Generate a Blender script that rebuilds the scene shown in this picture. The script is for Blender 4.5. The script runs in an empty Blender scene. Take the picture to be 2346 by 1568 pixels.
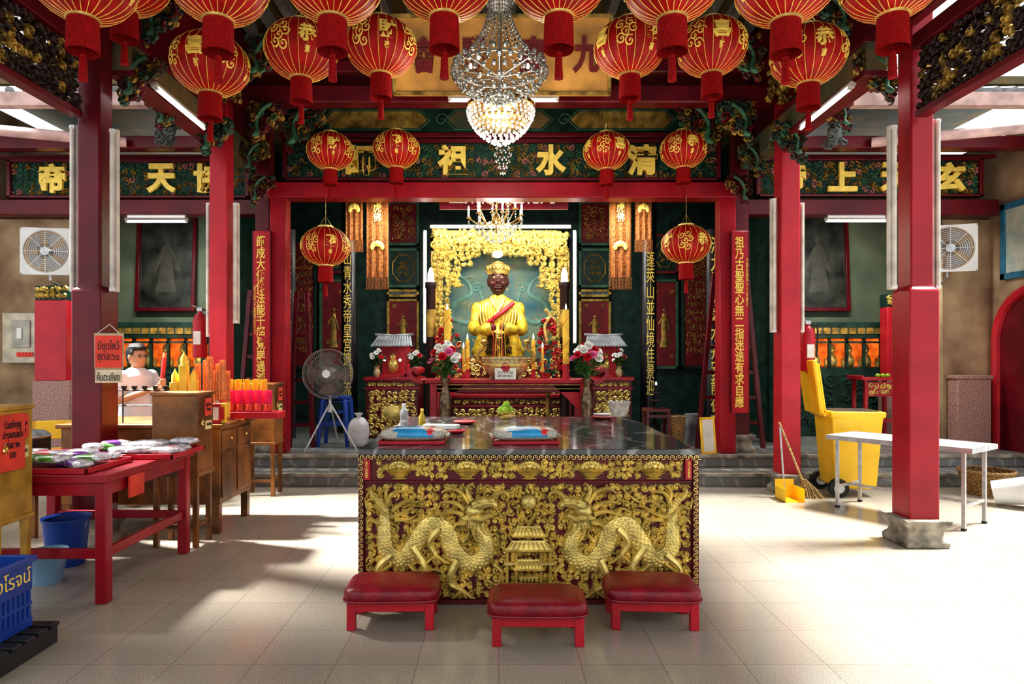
import bpy, math, random
from mathutils import Vector, Matrix
pi=math.pi; sin=math.sin; cos=math.cos
RN=random.Random(7)
SC=bpy.context.scene; COL=SC.collection
# ---- survey: metres from measured photo positions at a known depth (camera eye height 1.5 m)
def wx(px,d): return (px-1143)*d/1500
def wz(py,d): return 1.5-(py-820)*d/1500

# ================= materials
def M(name,col,rough=.5,metal=0.0,var=.18,scale=6,bump=0.0,bscale=30,emit=0,coat=0.0,trans=0.0,alpha=1.0,col2=None,spec=.5):
    m=bpy.data.materials.new(name);m.use_nodes=True;nt=m.node_tree;N=nt.nodes;L=nt.links
    b=N['Principled BSDF'];tc=N.new('ShaderNodeTexCoord')
    n=N.new('ShaderNodeTexNoise');n.inputs['Scale'].default_value=scale;n.inputs['Detail'].default_value=5
    L.new(tc.outputs['Object'],n.inputs['Vector'])
    r=N.new('ShaderNodeValToRGB');r.color_ramp.elements[0].position=.32;r.color_ramp.elements[1].position=.68
    c2=col2 if col2 else tuple(c*(1-var*2) for c in col)
    c1=col if col2 else tuple(min(1,c*(1+var)) for c in col)
    r.color_ramp.elements[0].color=(*c2,1);r.color_ramp.elements[1].color=(*c1,1)
    L.new(n.outputs['Fac'],r.inputs['Fac']);L.new(r.outputs['Color'],b.inputs['Base Color'])
    b.inputs['Roughness'].default_value=rough;b.inputs['Metallic'].default_value=metal
    b.inputs['Specular IOR Level'].default_value=spec
    b.inputs['Coat Weight'].default_value=coat;b.inputs['Coat Roughness'].default_value=.15
    b.inputs['Transmission Weight'].default_value=trans;b.inputs['Alpha'].default_value=alpha
    if emit:
        L.new(r.outputs['Color'],b.inputs['Emission Color']);b.inputs['Emission Strength'].default_value=emit
    if bump:
        n2=N.new('ShaderNodeTexNoise');n2.inputs['Scale'].default_value=bscale;n2.inputs['Detail'].default_value=4
        L.new(tc.outputs['Object'],n2.inputs['Vector'])
        bp=N.new('ShaderNodeBump');bp.inputs['Strength'].default_value=bump;bp.inputs['Distance'].default_value=.01
        L.new(n2.outputs['Fac'],bp.inputs['Height']);L.new(bp.outputs['Normal'],b.inputs['Normal'])
    return m
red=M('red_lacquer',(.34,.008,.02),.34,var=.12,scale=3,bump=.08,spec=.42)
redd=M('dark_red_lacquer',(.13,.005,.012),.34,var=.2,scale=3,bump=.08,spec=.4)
redb=M('bright_red_paint',(.47,.016,.03),.38,var=.12,scale=3,bump=.08,spec=.42)
redv=M('red_vinyl',(.25,.006,.018),.36,var=.15,scale=12,bump=.3,bscale=60,spec=.5)
silk=M('red_silk',(.4,.004,.004),.5,var=.15,scale=10,bump=.2,bscale=90,spec=.3)
fringe=M('red_fringe',(.34,.004,.005),.7,scale=60,bump=.6,bscale=200,spec=.2)
gold=M('gold_leaf',(.84,.66,.22),.38,metal=.6,var=.2,scale=14,bump=.3,bscale=60)
goldb=M('bright_gold',(.95,.68,.14),.45,metal=.15,var=.1,scale=20,emit=.04)
goldo=M('old_gold',(.42,.27,.06),.42,metal=.5,var=.35,scale=9,bump=.3)
robe=M('golden_silk_robe',(.72,.5,.035),.36,metal=.35,var=.3,scale=9,bump=.7,bscale=14)
green=M('jade_green_paint',(.045,.14,.075),.5,scale=9,var=.3)
greend=M('dark_green_paint',(.012,.042,.03),.45,scale=6,var=.3,spec=.3)
pink=M('pink_paint',(.5,.2,.16),.5,scale=10)
black=M('black_lacquer',(.012,.012,.014),.25,scale=6,coat=.3)
plast_k=M('black_plastic',(.02,.02,.022),.45)
brown=M('brown_varnished_wood',(.23,.09,.018),.4,scale=4,var=.35,bump=.15)
ywood=M('yellow_painted_wood',(.5,.28,.035),.45,scale=5,var=.25,bump=.15)
stone=M('weathered_stone',(.33,.29,.23),.85,scale=8,var=.35,bump=.9,bscale=40)
stonel=M('pale_stone',(.5,.48,.43),.7,scale=8,var=.2,bump=.5)
steel=M('brushed_steel',(.5,.5,.5),.35,metal=.8,scale=20,var=.1)
steelm=M('white_table_laminate',(.6,.6,.58),.2,scale=3,var=.08)
white=M('white_enamel',(.72,.72,.7),.4,scale=5,var=.06)
batten=M('aged_white_batten',(.62,.57,.5),.5,scale=5,var=.15)
tube=M('lit_fluorescent_tube',(.95,1,.97),.4,var=0.0,emit=8)
bulb=M('warm_lit_bulb',(1,.9,.7),.4,var=0.0,emit=8)
paper=M('white_paper',(.8,.79,.74),.7,scale=6,var=.08)
redpaper=M('red_paper',(.72,.06,.03),.7,scale=6,var=.12)
kraft=M('tan_card',(.5,.4,.25),.7,scale=6,var=.12)
ink=M('black_ink',(.02,.02,.02),.6)
inkr=M('dark_red_ink',(.2,.008,.008),.5)
crystal=M('crystal_glass',(.62,.63,.58),.08,metal=.7,var=.45,scale=60,emit=.03)
brass=M('polished_brass',(.85,.58,.2),.2,metal=.95,var=.1)
bronze=M('dark_bronze',(.2,.14,.09),.35,metal=.8,var=.3,scale=20,bump=.3)
yplast=M('yellow_plastic',(.9,.55,.02),.4,scale=4,var=.06)
bplast=M('blue_plastic',(.008,.06,.32),.38,scale=4,var=.1)
lbplast=M('pale_blue_plastic',(.2,.36,.5),.4,scale=4,var=.1)
rubber=M('black_rubber',(.02,.02,.02),.7)
wicker=M('wicker',(.35,.2,.07),.7,scale=60,var=.45,bump=.8,bscale=120)
straw=M('straw',(.55,.38,.16),.8,scale=40,var=.3,bump=.7,bscale=100)
skin=M('skin',(.5,.26,.15),.5,scale=6,var=.08)
hair=M('black_hair',(.012,.01,.01),.5,scale=60,var=.3,bump=.5,bscale=200)
shirt=M('white_cotton',(.66,.7,.76),.8,scale=6,var=.05,bump=.3,bscale=15)
trous=M('dark_trousers',(.03,.035,.05),.8)
leaf=M('leaf_green',(.06,.2,.03),.5,scale=20,var=.4)
petw=M('white_petal',(.85,.85,.8),.6,scale=30,var=.08)
petr=M('crimson_petal',(.6,.01,.03),.6,scale=30)
petp=M('pink_petal',(.85,.2,.42),.6,scale=30)
rice=M('rice_in_clear_bag',(.62,.58,.48),.3,scale=120,var=.25,bump=.6,bscale=200,coat=.4)
bagb=M('blue_printed_film',(.02,.32,.62),.3,coat=.4)
bagr=M('red_printed_film',(.65,.03,.04),.3,coat=.4)
bagg=M('green_printed_film',(.12,.38,.05),.3,coat=.4,scale=30,var=.4)
bagw=M('silver_film',(.6,.58,.6),.25,metal=.3,scale=20,var=.3,bump=.8,bscale=40)
bagp=M('purple_film',(.16,.03,.28),.3,coat=.4,scale=40)
sackm=M('white_sack_plastic',(.6,.6,.6),.35,scale=6,var=.12,bump=.9,bscale=14)
incr=M('red_incense',(.6,.03,.03),.6);inco=M('orange_incense',(.8,.28,.1),.6,scale=50,var=.2,emit=.03)
incy=M('yellow_wax',(.95,.55,.05),.4,emit=.06)
pinki=M('pink_incense',(.85,.03,.16),.6,scale=60,emit=.03)
bface=M('dark_brown_face',(.065,.016,.011),.36,scale=8,spec=.4)
murald=M('dark_painted_mural',(.2,.12,.04),.5,scale=3,col2=(.03,.07,.05),spec=.3)
mblue=M('blue_mural',(.035,.15,.2),.6,scale=2.2,col2=(.22,.27,.15))
gwall=M('green_plaster',(.21,.25,.165),.85,scale=1.5,col2=(.09,.12,.08),bump=.3)
bwall=M('peeling_beige_plaster',(.48,.35,.21),.85,scale=2.2,col2=(.2,.12,.07),bump=.5,bscale=12)
fruitm=M('green_mango_skin',(.3,.5,.04),.4,scale=12)
clear=M('clear_plastic',(.85,.92,.95),.06,var=.02,trans=.85)
oil=M('yellow_oil',(.8,.6,.05),.1,trans=.5)
cream=M('cream_porcelain',(.62,.5,.25),.3,scale=30,var=.3,bump=.4,coat=.3)
glow=M('glowing_amber_niche',(1,.16,.02),.6,scale=8,var=.3,emit=.9)
orangec=M('orange_embroidered_cloth',(.34,.1,.008),.75,scale=60,var=.5,bump=.6,bscale=60)
tilem=M('grey_roof_tile',(.26,.27,.28),.8,scale=5,var=.3,bump=.3)
sign_g=M('gilt_signboard',(.72,.36,.08),.5,scale=2.5,var=.25)
smoky=M('dark_photo_panel',(.05,.052,.042),.35,scale=3,var=.5)
bluef=M('blue_painted_frame',(.02,.16,.26),.5)
candled=M('dark_candle_column',(.03,.008,.008),.35)

def floor_mat():
    m=bpy.data.materials.new('terrazzo_tiles');m.use_nodes=True;nt=m.node_tree;N=nt.nodes;L=nt.links;b=N['Principled BSDF']
    tc=N.new('ShaderNodeTexCoord');br=N.new('ShaderNodeTexBrick');br.offset=0
    br.inputs['Scale'].default_value=1;br.inputs['Brick Width'].default_value=.4;br.inputs['Row Height'].default_value=.4
    br.inputs['Mortar Size'].default_value=.003;br.inputs['Mortar Smooth'].default_value=.5
    br.inputs['Color1'].default_value=(.49,.45,.38,1);br.inputs['Color2'].default_value=(.45,.41,.345,1);br.inputs['Mortar'].default_value=(.29,.26,.21,1)
    L.new(tc.outputs['Object'],br.inputs['Vector'])
    n=N.new('ShaderNodeTexNoise');n.inputs['Scale'].default_value=170;n.inputs['Detail'].default_value=2;L.new(tc.outputs['Object'],n.inputs['Vector'])
    r=N.new('ShaderNodeValToRGB');r.color_ramp.elements[0].position=.34;r.color_ramp.elements[1].position=.52
    r.color_ramp.elements[0].color=(.6,.56,.5,1);r.color_ramp.elements[1].color=(1,1,1,1);L.new(n.outputs['Fac'],r.inputs['Fac'])
    n3=N.new('ShaderNodeTexNoise');n3.inputs['Scale'].default_value=1.3;L.new(tc.outputs['Object'],n3.inputs['Vector'])
    r3=N.new('ShaderNodeValToRGB');r3.color_ramp.elements[0].color=(.8,.78,.75,1);r3.color_ramp.elements[1].color=(1,1,1,1);L.new(n3.outputs['Fac'],r3.inputs['Fac'])
    mx=N.new('ShaderNodeMixRGB');mx.blend_type='MULTIPLY';mx.inputs[0].default_value=1
    L.new(br.outputs['Color'],mx.inputs[1]);L.new(r.outputs['Color'],mx.inputs[2])
    m2=N.new('ShaderNodeMixRGB');m2.blend_type='MULTIPLY';m2.inputs[0].default_value=1
    L.new(mx.outputs[0],m2.inputs[1]);L.new(r3.outputs['Color'],m2.inputs[2])
    L.new(m2.outputs[0],b.inputs['Base Color']);b.inputs['Roughness'].default_value=.16
    return m
floorm=floor_mat()
def marble_mat(name,c1,c2,rough):
    m=bpy.data.materials.new(name);m.use_nodes=True;nt=m.node_tree;N=nt.nodes;L=nt.links;b=N['Principled BSDF']
    tc=N.new('ShaderNodeTexCoord');w=N.new('ShaderNodeTexWave');w.inputs['Scale'].default_value=1.4;w.inputs['Distortion'].default_value=14;w.inputs['Detail'].default_value=5
    L.new(tc.outputs['Object'],w.inputs['Vector']);r=N.new('ShaderNodeValToRGB')
    r.color_ramp.elements[0].position=.0;r.color_ramp.elements[0].color=(*c2,1);r.color_ramp.elements[1].position=.12;r.color_ramp.elements[1].color=(*c1,1)
    L.new(w.outputs['Fac'],r.inputs['Fac']);L.new(r.outputs['Color'],b.inputs['Base Color']);b.inputs['Roughness'].default_value=rough
    return m
marble=marble_mat('grey_marble',(.075,.078,.08),(.3,.3,.29),.1)
platm=marble_mat('polished_grey_paving',(.2,.2,.19),(.34,.33,.3),.3)

# ================= mesh builder
class MB:
    def __init__(s): s.v=[];s.f=[];s.mi=[];s.m=0;s.M=Matrix.Identity(4)
    def add(s,vs,fs):
        b=len(s.v);s.v+=[tuple(s.M@Vector(v)) for v in vs];s.f+=[tuple(i+b for i in f) for f in fs];s.mi+=[s.m]*len(fs);return s
    def box(s,x0,x1,y0,y1,z0,z1):
        return s.add([(x0,y0,z0),(x1,y0,z0),(x1,y1,z0),(x0,y1,z0),(x0,y0,z1),(x1,y0,z1),(x1,y1,z1),(x0,y1,z1)],
          [(0,3,2,1),(4,5,6,7),(0,1,5,4),(1,2,6,5),(2,3,7,6),(3,0,4,7)])
    def cb(s,cx,cy,cz,sx,sy,sz): return s.box(cx-sx/2,cx+sx/2,cy-sy/2,cy+sy/2,cz-sz/2,cz+sz/2)
    def loft(s,rings,n=20,ph=0):  # rings (cx,cy,cz,rx,ry)
        vs=[];fs=[]
        for (cx,cy,cz,rx,ry) in rings:
            for i in range(n):
                a=ph+2*pi*i/n;vs.append((cx+rx*cos(a),cy+ry*sin(a),cz))
        k=len(rings)
        for j in range(k-1):
            for i in range(n):
                i2=(i+1)%n;fs.append((j*n+i,j*n+i2,(j+1)*n+i2,(j+1)*n+i))
        fs.append(tuple(range(n-1,-1,-1)));fs.append(tuple((k-1)*n+i for i in range(n)))
        return s.add(vs,fs)
    def lathe(s,prof,c=(0,0,0),n=20,ph=0,sy=1): return s.loft([(c[0],c[1],c[2]+z,r,r*sy) for r,z in prof],n,ph)
    def sq(s,prof,c=(0,0,0)): return s.loft([(c[0],c[1],c[2]+z,h*1.4142,h*1.4142) for h,z in prof],4,pi/4)
    def tube(s,pts,r,n=8,closed=False):
        pts=[Vector(p) for p in pts];k=len(pts);rr=r if isinstance(r,(list,tuple)) else [r]*k
        vs=[];up=None
        for i in range(k):
            if closed: t=(pts[(i+1)%k]-pts[i-1])
            else: t=pts[min(i+1,k-1)]-pts[max(i-1,0)]
            t=t.normalized() if t.length>1e-9 else Vector((0,0,1))
            if up is None: up=t.orthogonal().normalized()
            up=(up-t*up.dot(t));up=up.normalized() if up.length>1e-6 else t.orthogonal().normalized()
            bn=t.cross(up)
            for j in range(n):
                a=2*pi*j/n;vs.append(pts[i]+(up*cos(a)+bn*sin(a))*rr[i])
        fs=[]
        for i in range(k if closed else k-1):
            i2=(i+1)%k
            for j in range(n):
                j2=(j+1)%n;fs.append((i*n+j,i*n+j2,i2*n+j2,i2*n+j))
        if not closed: fs.append(tuple(range(n-1,-1,-1)));fs.append(tuple((k-1)*n+j for j in range(n)))
        return s.add(vs,fs)
    def sph(s,c,r,nu=12,nv=7,fn=None):
        if not isinstance(r,(tuple,list)): r=(r,r,r)
        vs=[(c[0],c[1],c[2]-r[2])];fs=[]
        for j in range(1,nv):
            ph=-pi/2+pi*j/nv
            for i in range(nu):
                a=2*pi*i/nu;k=fn(a,ph) if fn else 1
                vs.append((c[0]+r[0]*k*cos(ph)*cos(a),c[1]+r[1]*k*cos(ph)*sin(a),c[2]+r[2]*sin(ph)*(1 if not fn else 1)))
        vs.append((c[0],c[1],c[2]+r[2]))
        for i in range(nu): fs.append((0,1+(i+1)%nu,1+i))
        for j in range(nv-2):
            for i in range(nu):
                a=1+j*nu+i;b=1+j*nu+(i+1)%nu;fs.append((a,b,b+nu,a+nu))
        t=len(vs)-1;o=1+(nv-2)*nu
        for i in range(nu): fs.append((o+i,o+(i+1)%nu,t))
        return s.add(vs,fs)
    def se(s,c,r,e1=.4,e2=.4,nu=28,nv=14,nz=0,rng=RN):  # superellipsoid cushion
        def pw(x,e): return math.copysign(abs(x)**e,x)
        vs=[];fs=[]
        for j in range(nv+1):
            ph=-pi/2+pi*j/nv
            for i in range(nu):
                a=2*pi*i/nu;k=1+nz*(rng.random()-.5)
                vs.append((c[0]+r[0]*k*pw(cos(ph),e1)*pw(cos(a),e2),c[1]+r[1]*k*pw(cos(ph),e1)*pw(sin(a),e2),c[2]+r[2]*k*pw(sin(ph),e1)))
        for j in range(nv):
            for i in range(nu):
                i2=(i+1)%nu;fs.append((j*nu+i,j*nu+i2,(j+1)*nu+i2,(j+1)*nu+i))
        return s.add(vs,fs)
    # relief work standing on a wall plane y=y0 facing -y
    def rel(s,pts,rad,y0,dep=None):
        k=len(pts);rr=rad if isinstance(rad,(list,tuple)) else [rad]*k;vs=[];fs=[]
        for i in range(k):
            a=pts[max(i-1,0)];b=pts[min(i+1,k-1)];tx=b[0]-a[0];tz=b[1]-a[1];l=math.hypot(tx,tz) or 1;nx=-tz/l;nz=tx/l
            for j in range(5):
                t=pi*j/4;d=(dep if dep else rr[i])
                d=d*min(1,rr[i]/max(rr)*1.3)
                vs.append((pts[i][0]+nx*rr[i]*cos(t),y0-d*sin(t),pts[i][1]+nz*rr[i]*cos(t)))
        for i in range(k-1):
            for j in range(4): fs.append((i*5+j,(i+1)*5+j,(i+1)*5+j+1,i*5+j+1))
        return s.add(vs,fs)
    def bump(s,x,z,rx,rz,y0,d,n=10):
        vs=[];fs=[]
        for j,(q,h) in enumerate(((1,0),(.8,.6),(.45,.9))):
            for i in range(n):
                a=2*pi*i/n;vs.append((x+rx*q*cos(a),y0-d*h,z+rz*q*sin(a)))
        vs.append((x,y0-d,z))
        for j in range(2):
            for i in range(n): i2=(i+1)%n;fs.append((j*n+i,j*n+i2,(j+1)*n+i2,(j+1)*n+i))
        for i in range(n): fs.append((2*n+i,2*n+(i+1)%n,3*n))
        return s.add(vs,fs)
    def swirl(s,x,z,r,w,y0,d,turns=1.4,a0=0,dr=1,n=14):
        p=[];q=[]
        for i in range(n):
            t=i/(n-1);a=a0+dr*turns*2*pi*t;R=r*(1-t)**.8
            p.append((x+R*cos(a),z+R*sin(a)));q.append(w*(.5+.6*sin(pi*min(1,t+.15))))
        s.rel(p,q,y0,d);return s.bump(x,z,w*1.3,w*1.3,y0,d,6)
    def scrolls(s,x0,x1,z0,z1,y0,step,w,d,rng=RN,skip=None,mats=None):
        nx=max(1,round((x1-x0)/step));nz=max(1,round((z1-z0)/step))
        for i in range(nx):
            for j in range(nz):
                x=x0+(i+.5)*(x1-x0)/nx+rng.uniform(-.2,.2)*step;z=z0+(j+.5)*(z1-z0)/nz+rng.uniform(-.15,.15)*step
                if skip and skip(x,z): continue
                if mats: s.m=rng.choice(mats)
                a=rng.random()*6.28
                s.swirl(x,z,step*rng.uniform(.42,.58),w,y0,d,rng.uniform(1.0,1.6),a,rng.choice((-1,1)),11)
                b=a+rng.uniform(1,3);e=step*.65
                s.rel([(x+e*.6*cos(b),z+e*.6*sin(b)),(x+e*.9*cos(b+.2),z+e*.9*sin(b+.2)),(x+e*1.15*cos(b+.5),z+e*1.15*sin(b+.5))],[w*.4,w*1.2,w*.2],y0,d*.8)
        return s

def mkmesh(mb,name,mats,smooth=True):
    me=bpy.data.meshes.new(name);me.from_pydata(mb.v,[],mb.f);me.update()
    for m in (mats if isinstance(mats,(list,tuple)) else [mats]): me.materials.append(m)
    if any(mb.mi): me.polygons.foreach_set('material_index',mb.mi)
    if smooth:
        me.polygons.foreach_set('use_smooth',[True]*len(me.polygons))
        try: me.set_sharp_from_angle(angle=math.radians(38))
        except Exception: pass
    return me
def put(me,name,parent=None,loc=(0,0,0),rot=(0,0,0),label=None,cat=None,group=None,kind=None):
    o=bpy.data.objects.new(name,me);COL.objects.link(o);o.location=loc;o.rotation_euler=rot
    if parent: o.parent=parent
    if label: o['label']=label
    if cat: o['category']=cat
    if group: o['group']=group
    if kind: o['kind']=kind
    return o
def part(mb,name,mats,parent,loc=(0,0,0),rot=(0,0,0),bevel=0,label=None,kind=None,smooth=True):
    o=put(mkmesh(mb,name,mats,smooth),name,parent,loc,rot,label,kind=kind)
    if bevel:
        b=o.modifiers.new('bevel','BEVEL');b.width=bevel;b.segments=2;b.limit_method='ANGLE'
    return o
def solo(mb,name,mats,label,cat,loc=(0,0,0),rz=0,bevel=0,group=None,kind=None,smooth=True):
    o=part(mb,name,mats,None,loc,(0,0,rz),bevel,label,kind,smooth);o['category']=cat
    if group:o['group']=group
    return o
def thing(name,label,cat,loc=(0,0,0),rz=0,group=None,scale=1):
    o=bpy.data.objects.new(name,None);COL.objects.link(o);o.location=loc;o.rotation_euler=(0,0,rz);o.scale=(scale,)*3
    o.empty_display_size=.1;o['label']=label;o['category']=cat
    if group:o['group']=group
    return o
_tc={}
def tmesh(body,w,h,ext,mat,off=0,fit=True):
    key=(body,round(w,4),round(h,4),ext,mat.name,off)
    if key in _tc:return _tc[key]
    cu=bpy.data.curves.new('t','FONT');cu.body=body;cu.size=1;cu.extrude=.01;cu.offset=off;cu.align_x='CENTER';cu.space_line=.95;cu.resolution_u=3
    o=bpy.data.objects.new('t',cu);COL.objects.link(o);dg=bpy.context.evaluated_depsgraph_get();dg.update()
    me=bpy.data.meshes.new_from_object(o.evaluated_get(dg));bpy.data.objects.remove(o);bpy.data.curves.remove(cu)
    me.name='lettering';xs=[v.co.x for v in me.vertices];ys=[v.co.y for v in me.vertices]
    if xs:
        cx=(min(xs)+max(xs))/2;cy=(min(ys)+max(ys))/2;W=max(xs)-min(xs) or 1;Hh=max(ys)-min(ys) or 1
        sx=w/W;sy=h/Hh
        if not fit: sx=sy=min(sx,sy)
        for v in me.vertices: v.co=((v.co.x-cx)*sx,(v.co.y-cy)*sy,v.co.z*ext/.01)
    me.materials.clear();me.materials.append(mat);_tc[key]=me;return me
def text(body,w,h,parent,loc,mat=goldb,ext=.006,off=.02,rot=(pi/2,0,0),fit=True,label=None):
    o=put(tmesh(body,w,h,ext,mat,off,fit),'lettering',parent,loc,rot,label);return o
def V(s): return "\n".join(s)
def sm(pts,n=5):
    out=[]
    P=[pts[0]]+list(pts)+[pts[-1]]
    for i in range(1,len(P)-2):
        for k in range(n):
            t=k/n;a,b,c,d=P[i-1],P[i],P[i+1],P[i+2]
            out.append(tuple(.5*((2*b[j])+(-a[j]+c[j])*t+(2*a[j]-5*b[j]+4*c[j]-d[j])*t*t+(-a[j]+3*b[j]-3*c[j]+d[j])*t**3) for j in range(len(b))))
    out.append(tuple(pts[-1]));return out

# ================= structure
def struct(mb,name,mats,label,cat,**k): return solo(mb,name,mats,label,cat,kind='structure',**k)
struct(MB().box(-9,9,-3,13,-.1,0),'floor',floorm,'beige speckled terrazzo tile floor','floor')
m=MB().box(-6.9,7.2,7.64,13,0,.15).box(-6.9,7.2,8.1,13,.15,.3);m.m=1
m.box(-6.9,7.2,7.6,7.66,.11,.154).box(-6.9,7.2,8.06,8.12,.26,.304)
struct(m,'trim_1',[platm,stone],'two grey stone steps up to raised hall','step',bevel=.008)
m=MB()
for i in range(30):
    x=-3.2+i*.22;m.add([(x-.1,7.86,.153),(x,7.79,.153),(x+.1,7.86,.153),(x,7.93,.153)],[(0,1,2,3)])
struct(m,'trim_2',[stonel],'pale diamond inlay set in the stone step','inlay')
struct(MB().box(-6.9,-3.9,10.6,10.7,.3,4.4),'wall_side_bay_rear',gwall,'stained green plaster wall of side chapel','wall')
struct(MB().box(3.9,7.2,10.6,10.7,.3,4.4),'wall_side_bay_rear.001',gwall,'stained green plaster wall of side chapel','wall')
struct(MB().box(-7.0,-6.85,8.3,13,0,4.9),'wall_left',bwall,'beige peeling plaster side wall','wall')
struct(MB().box(-6.85,-5.65,8.75,8.95,.3,3.35),'wall_front_left',bwall,'beige peeling plaster pier','wall')
struct(MB().box(5.95,6.6,8.78,8.95,.3,3.35),'wall_front_right',bwall,'beige peeling plaster pier with dado','wall')
struct(MB().box(6.6,6.8,7.0,13,0,4.4),'wall_right',bwall,'beige peeling plaster side wall','wall')
struct(MB().box(-3.95,-3.85,8.9,11.9,.3,5.2),'wall_hall_left',greend,'dark green partition wall','wall')
struct(MB().box(3.85,3.95,8.9,11.9,.3,5.2),'wall_hall_right',greend,'dark green partition wall','wall')
struct(MB().box(-3.9,3.9,11.8,11.9,.3,5.2),'wall_back',greend,'dark green painted rear wall','wall')
struct(MB().box(-6.9,7.15,8.6,12,5.1,5.2),'ceiling',murald,'dark timber ceiling over rear hall','ceiling')
struct(MB().box(-3.9,3.9,8.45,8.55,4.75,5.9),'wall_upper_front',redd,'dark red boarding above carved lintel','wall')
struct(MB().box(-3.95,3.95,-1.5,8.8,5.75,5.85),'ceiling.001',murald,'dark timber pavilion roof boarding','ceiling')
m=MB()
for i in range(26):
    x=-3.8+i*.3;m.box(x,x+.1,.0,8.6,5.62,5.75)
struct(m,'trim_3',[M('grey_rafter',(.3,.3,.28),.7)],'grey painted roof rafters','rafter')
for s,nm in((-1,'wall_upper_left'),(1,'wall_upper_right')):
    x=3.28*s;struct(MB().box(x-.04,x+.04,-1.5,8.5,4.15,5.8),nm,redd,'dark red boarding above the eave beam','wall')
for s in(-1,1):
    m=MB();x0=min(4.0*s,7.3*s);
    for i in range(17):
        x=x0+.1+i*.2
        m.tube([(x,7.5,4.55),(x,11,5.9)],.06,8)
    m.add([(x0,7.45,4.47),(x0+3.3,7.45,4.47),(x0+3.3,11,5.85),(x0,11,5.85),(x0,7.45,4.53),(x0+3.3,7.45,4.53),(x0+3.3,11,5.9),(x0,11,5.9)],[(0,3,2,1),(4,5,6,7),(0,1,5,4),(1,2,6,5),(3,0,4,7)])
    m.m=1;m.box(x0,x0+3.3,7.38,7.5,4.35,4.5)
    struct(m,'trim_%d'%(5+s),[tilem,M('pale_fascia%d'%s,(.6,.42,.38),.6)],'grey tiled eave with pale pink fascia','eave')

# ================= columns
def column(x,y,low,high,zs,top,mat,zb=0,label='red lacquered square timber column on stone base'):
    t=thing('column',label,'column',(x,y,zb));b=low/2
    part(MB().sq([(b+.05,0),(b+.055,.05),(b+.02,.09),(b+.02,.13),(b+.06,.18),(b+.065,.22)]),'stone_base',stone,t,bevel=.01)
    m=MB()
    if zs: m.sq([(low/2,.2),(low/2,zs-.03),(high/2,zs),(high/2,top)])
    else: m.sq([(low/2,.2),(high/2,top)])
    part(m,'shaft',mat,t,bevel=.012);return t
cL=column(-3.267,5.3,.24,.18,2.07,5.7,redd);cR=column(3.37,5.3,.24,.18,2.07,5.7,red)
c2L=column(-3.09,7.3,.2,.19,0,5.7,redb);c2R=column(3.21,7.3,.22,.2,0,5.7,redb)
c3L=column(-3.02,8.45,.2,.18,0,5.0,redd,zb=.3);c3R=column(3.10,8.45,.2,.18,0,5.0,redd,zb=.3)
t=thing('portal_frame','red lacquered post and lintel portal frame','portal',(0,8.3,.3))
for x in(-2.77,2.87): part(MB().box(x-.1,x+.1,-.1,.1,0,3.25),'post',red,t,bevel=.01)
part(MB().box(-2.9,3.0,-.13,.13,3.2,3.4),'lintel',red,t,bevel=.015)
teal=M('leaf_teal',(.04,.13,.1),.5)
def carved_sign(name,label,x0,x1,y,z0,z1,chars,step=.085,cs=.38):
    t=thing(name,label,'signboard',((x0+x1)/2,y,z0));w=(x1-x0)/2;h=z1-z0
    part(MB().box(-w,w,0,.06,0,h),'backing_board',greend,t)
    m=MB().scrolls(-w+.03,w-.03,.04,h-.04,0,step,.009,.022,mats=[0,0,0,1,1,1,2,3])
    part(m,'carved_scrollwork',[green,goldo,pink,teal],t)
    part(MB().box(-w,w,-.05,.08,-.0,.03).box(-w,w,-.05,.08,h-.03,h+.02).box(-w,-w+.05,-.05,.08,0,h).box(w-.05,w,-.05,.08,0,h),'frame',redd,t,bevel=.006)
    for c,x in chars: text(c,cs,cs,t,(x-(x0+x1)/2,-.045,h/2),goldb,.02,.045,label='gilded character')
    return t
carved_sign('carved_signboard','green carved scrollwork sign with gold characters',-2.7,2.77,8.22,3.72,4.22,[('師',wx(828,8.2)),('祖',wx(1038,8.2)),('水',wx(1262,8.2)),('清',wx(1470,8.2))])
carved_sign('carved_signboard','green carved scrollwork sign with gold characters',-6.4,-3.25,8.55,3.58,4.08,[('帝',wx(120,8.5)),('大',wx(240,8.5)),('天',wx(370,8.5)),('協',wx(478,8.5))])
carved_sign('carved_signboard','green carved scrollwork sign with gold characters',3.35,6.3,8.55,3.6,4.1,[('帝',wx(1815,8.5)),('上',wx(1930,8.5)),('天',wx(2050,8.5)),('玄',wx(2178,8.5))])
for a,b in((-6.6,-3.15),(3.2,6.5)):
    t=thing('lintel_beam','red lacquered lintel beam beneath the carved sign','beam',((a+b)/2,8.6,3.36));w=(b-a)/2
    part(MB().box(-w,w,-.1,.1,0,.2),'timber',redd,t,bevel=.01)
    part(MB().box(-w,w,-.06,.06,.86,1.0).box(-w,w,-.04,.04,.76,.8),'upper_rail',redd,t)
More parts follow.
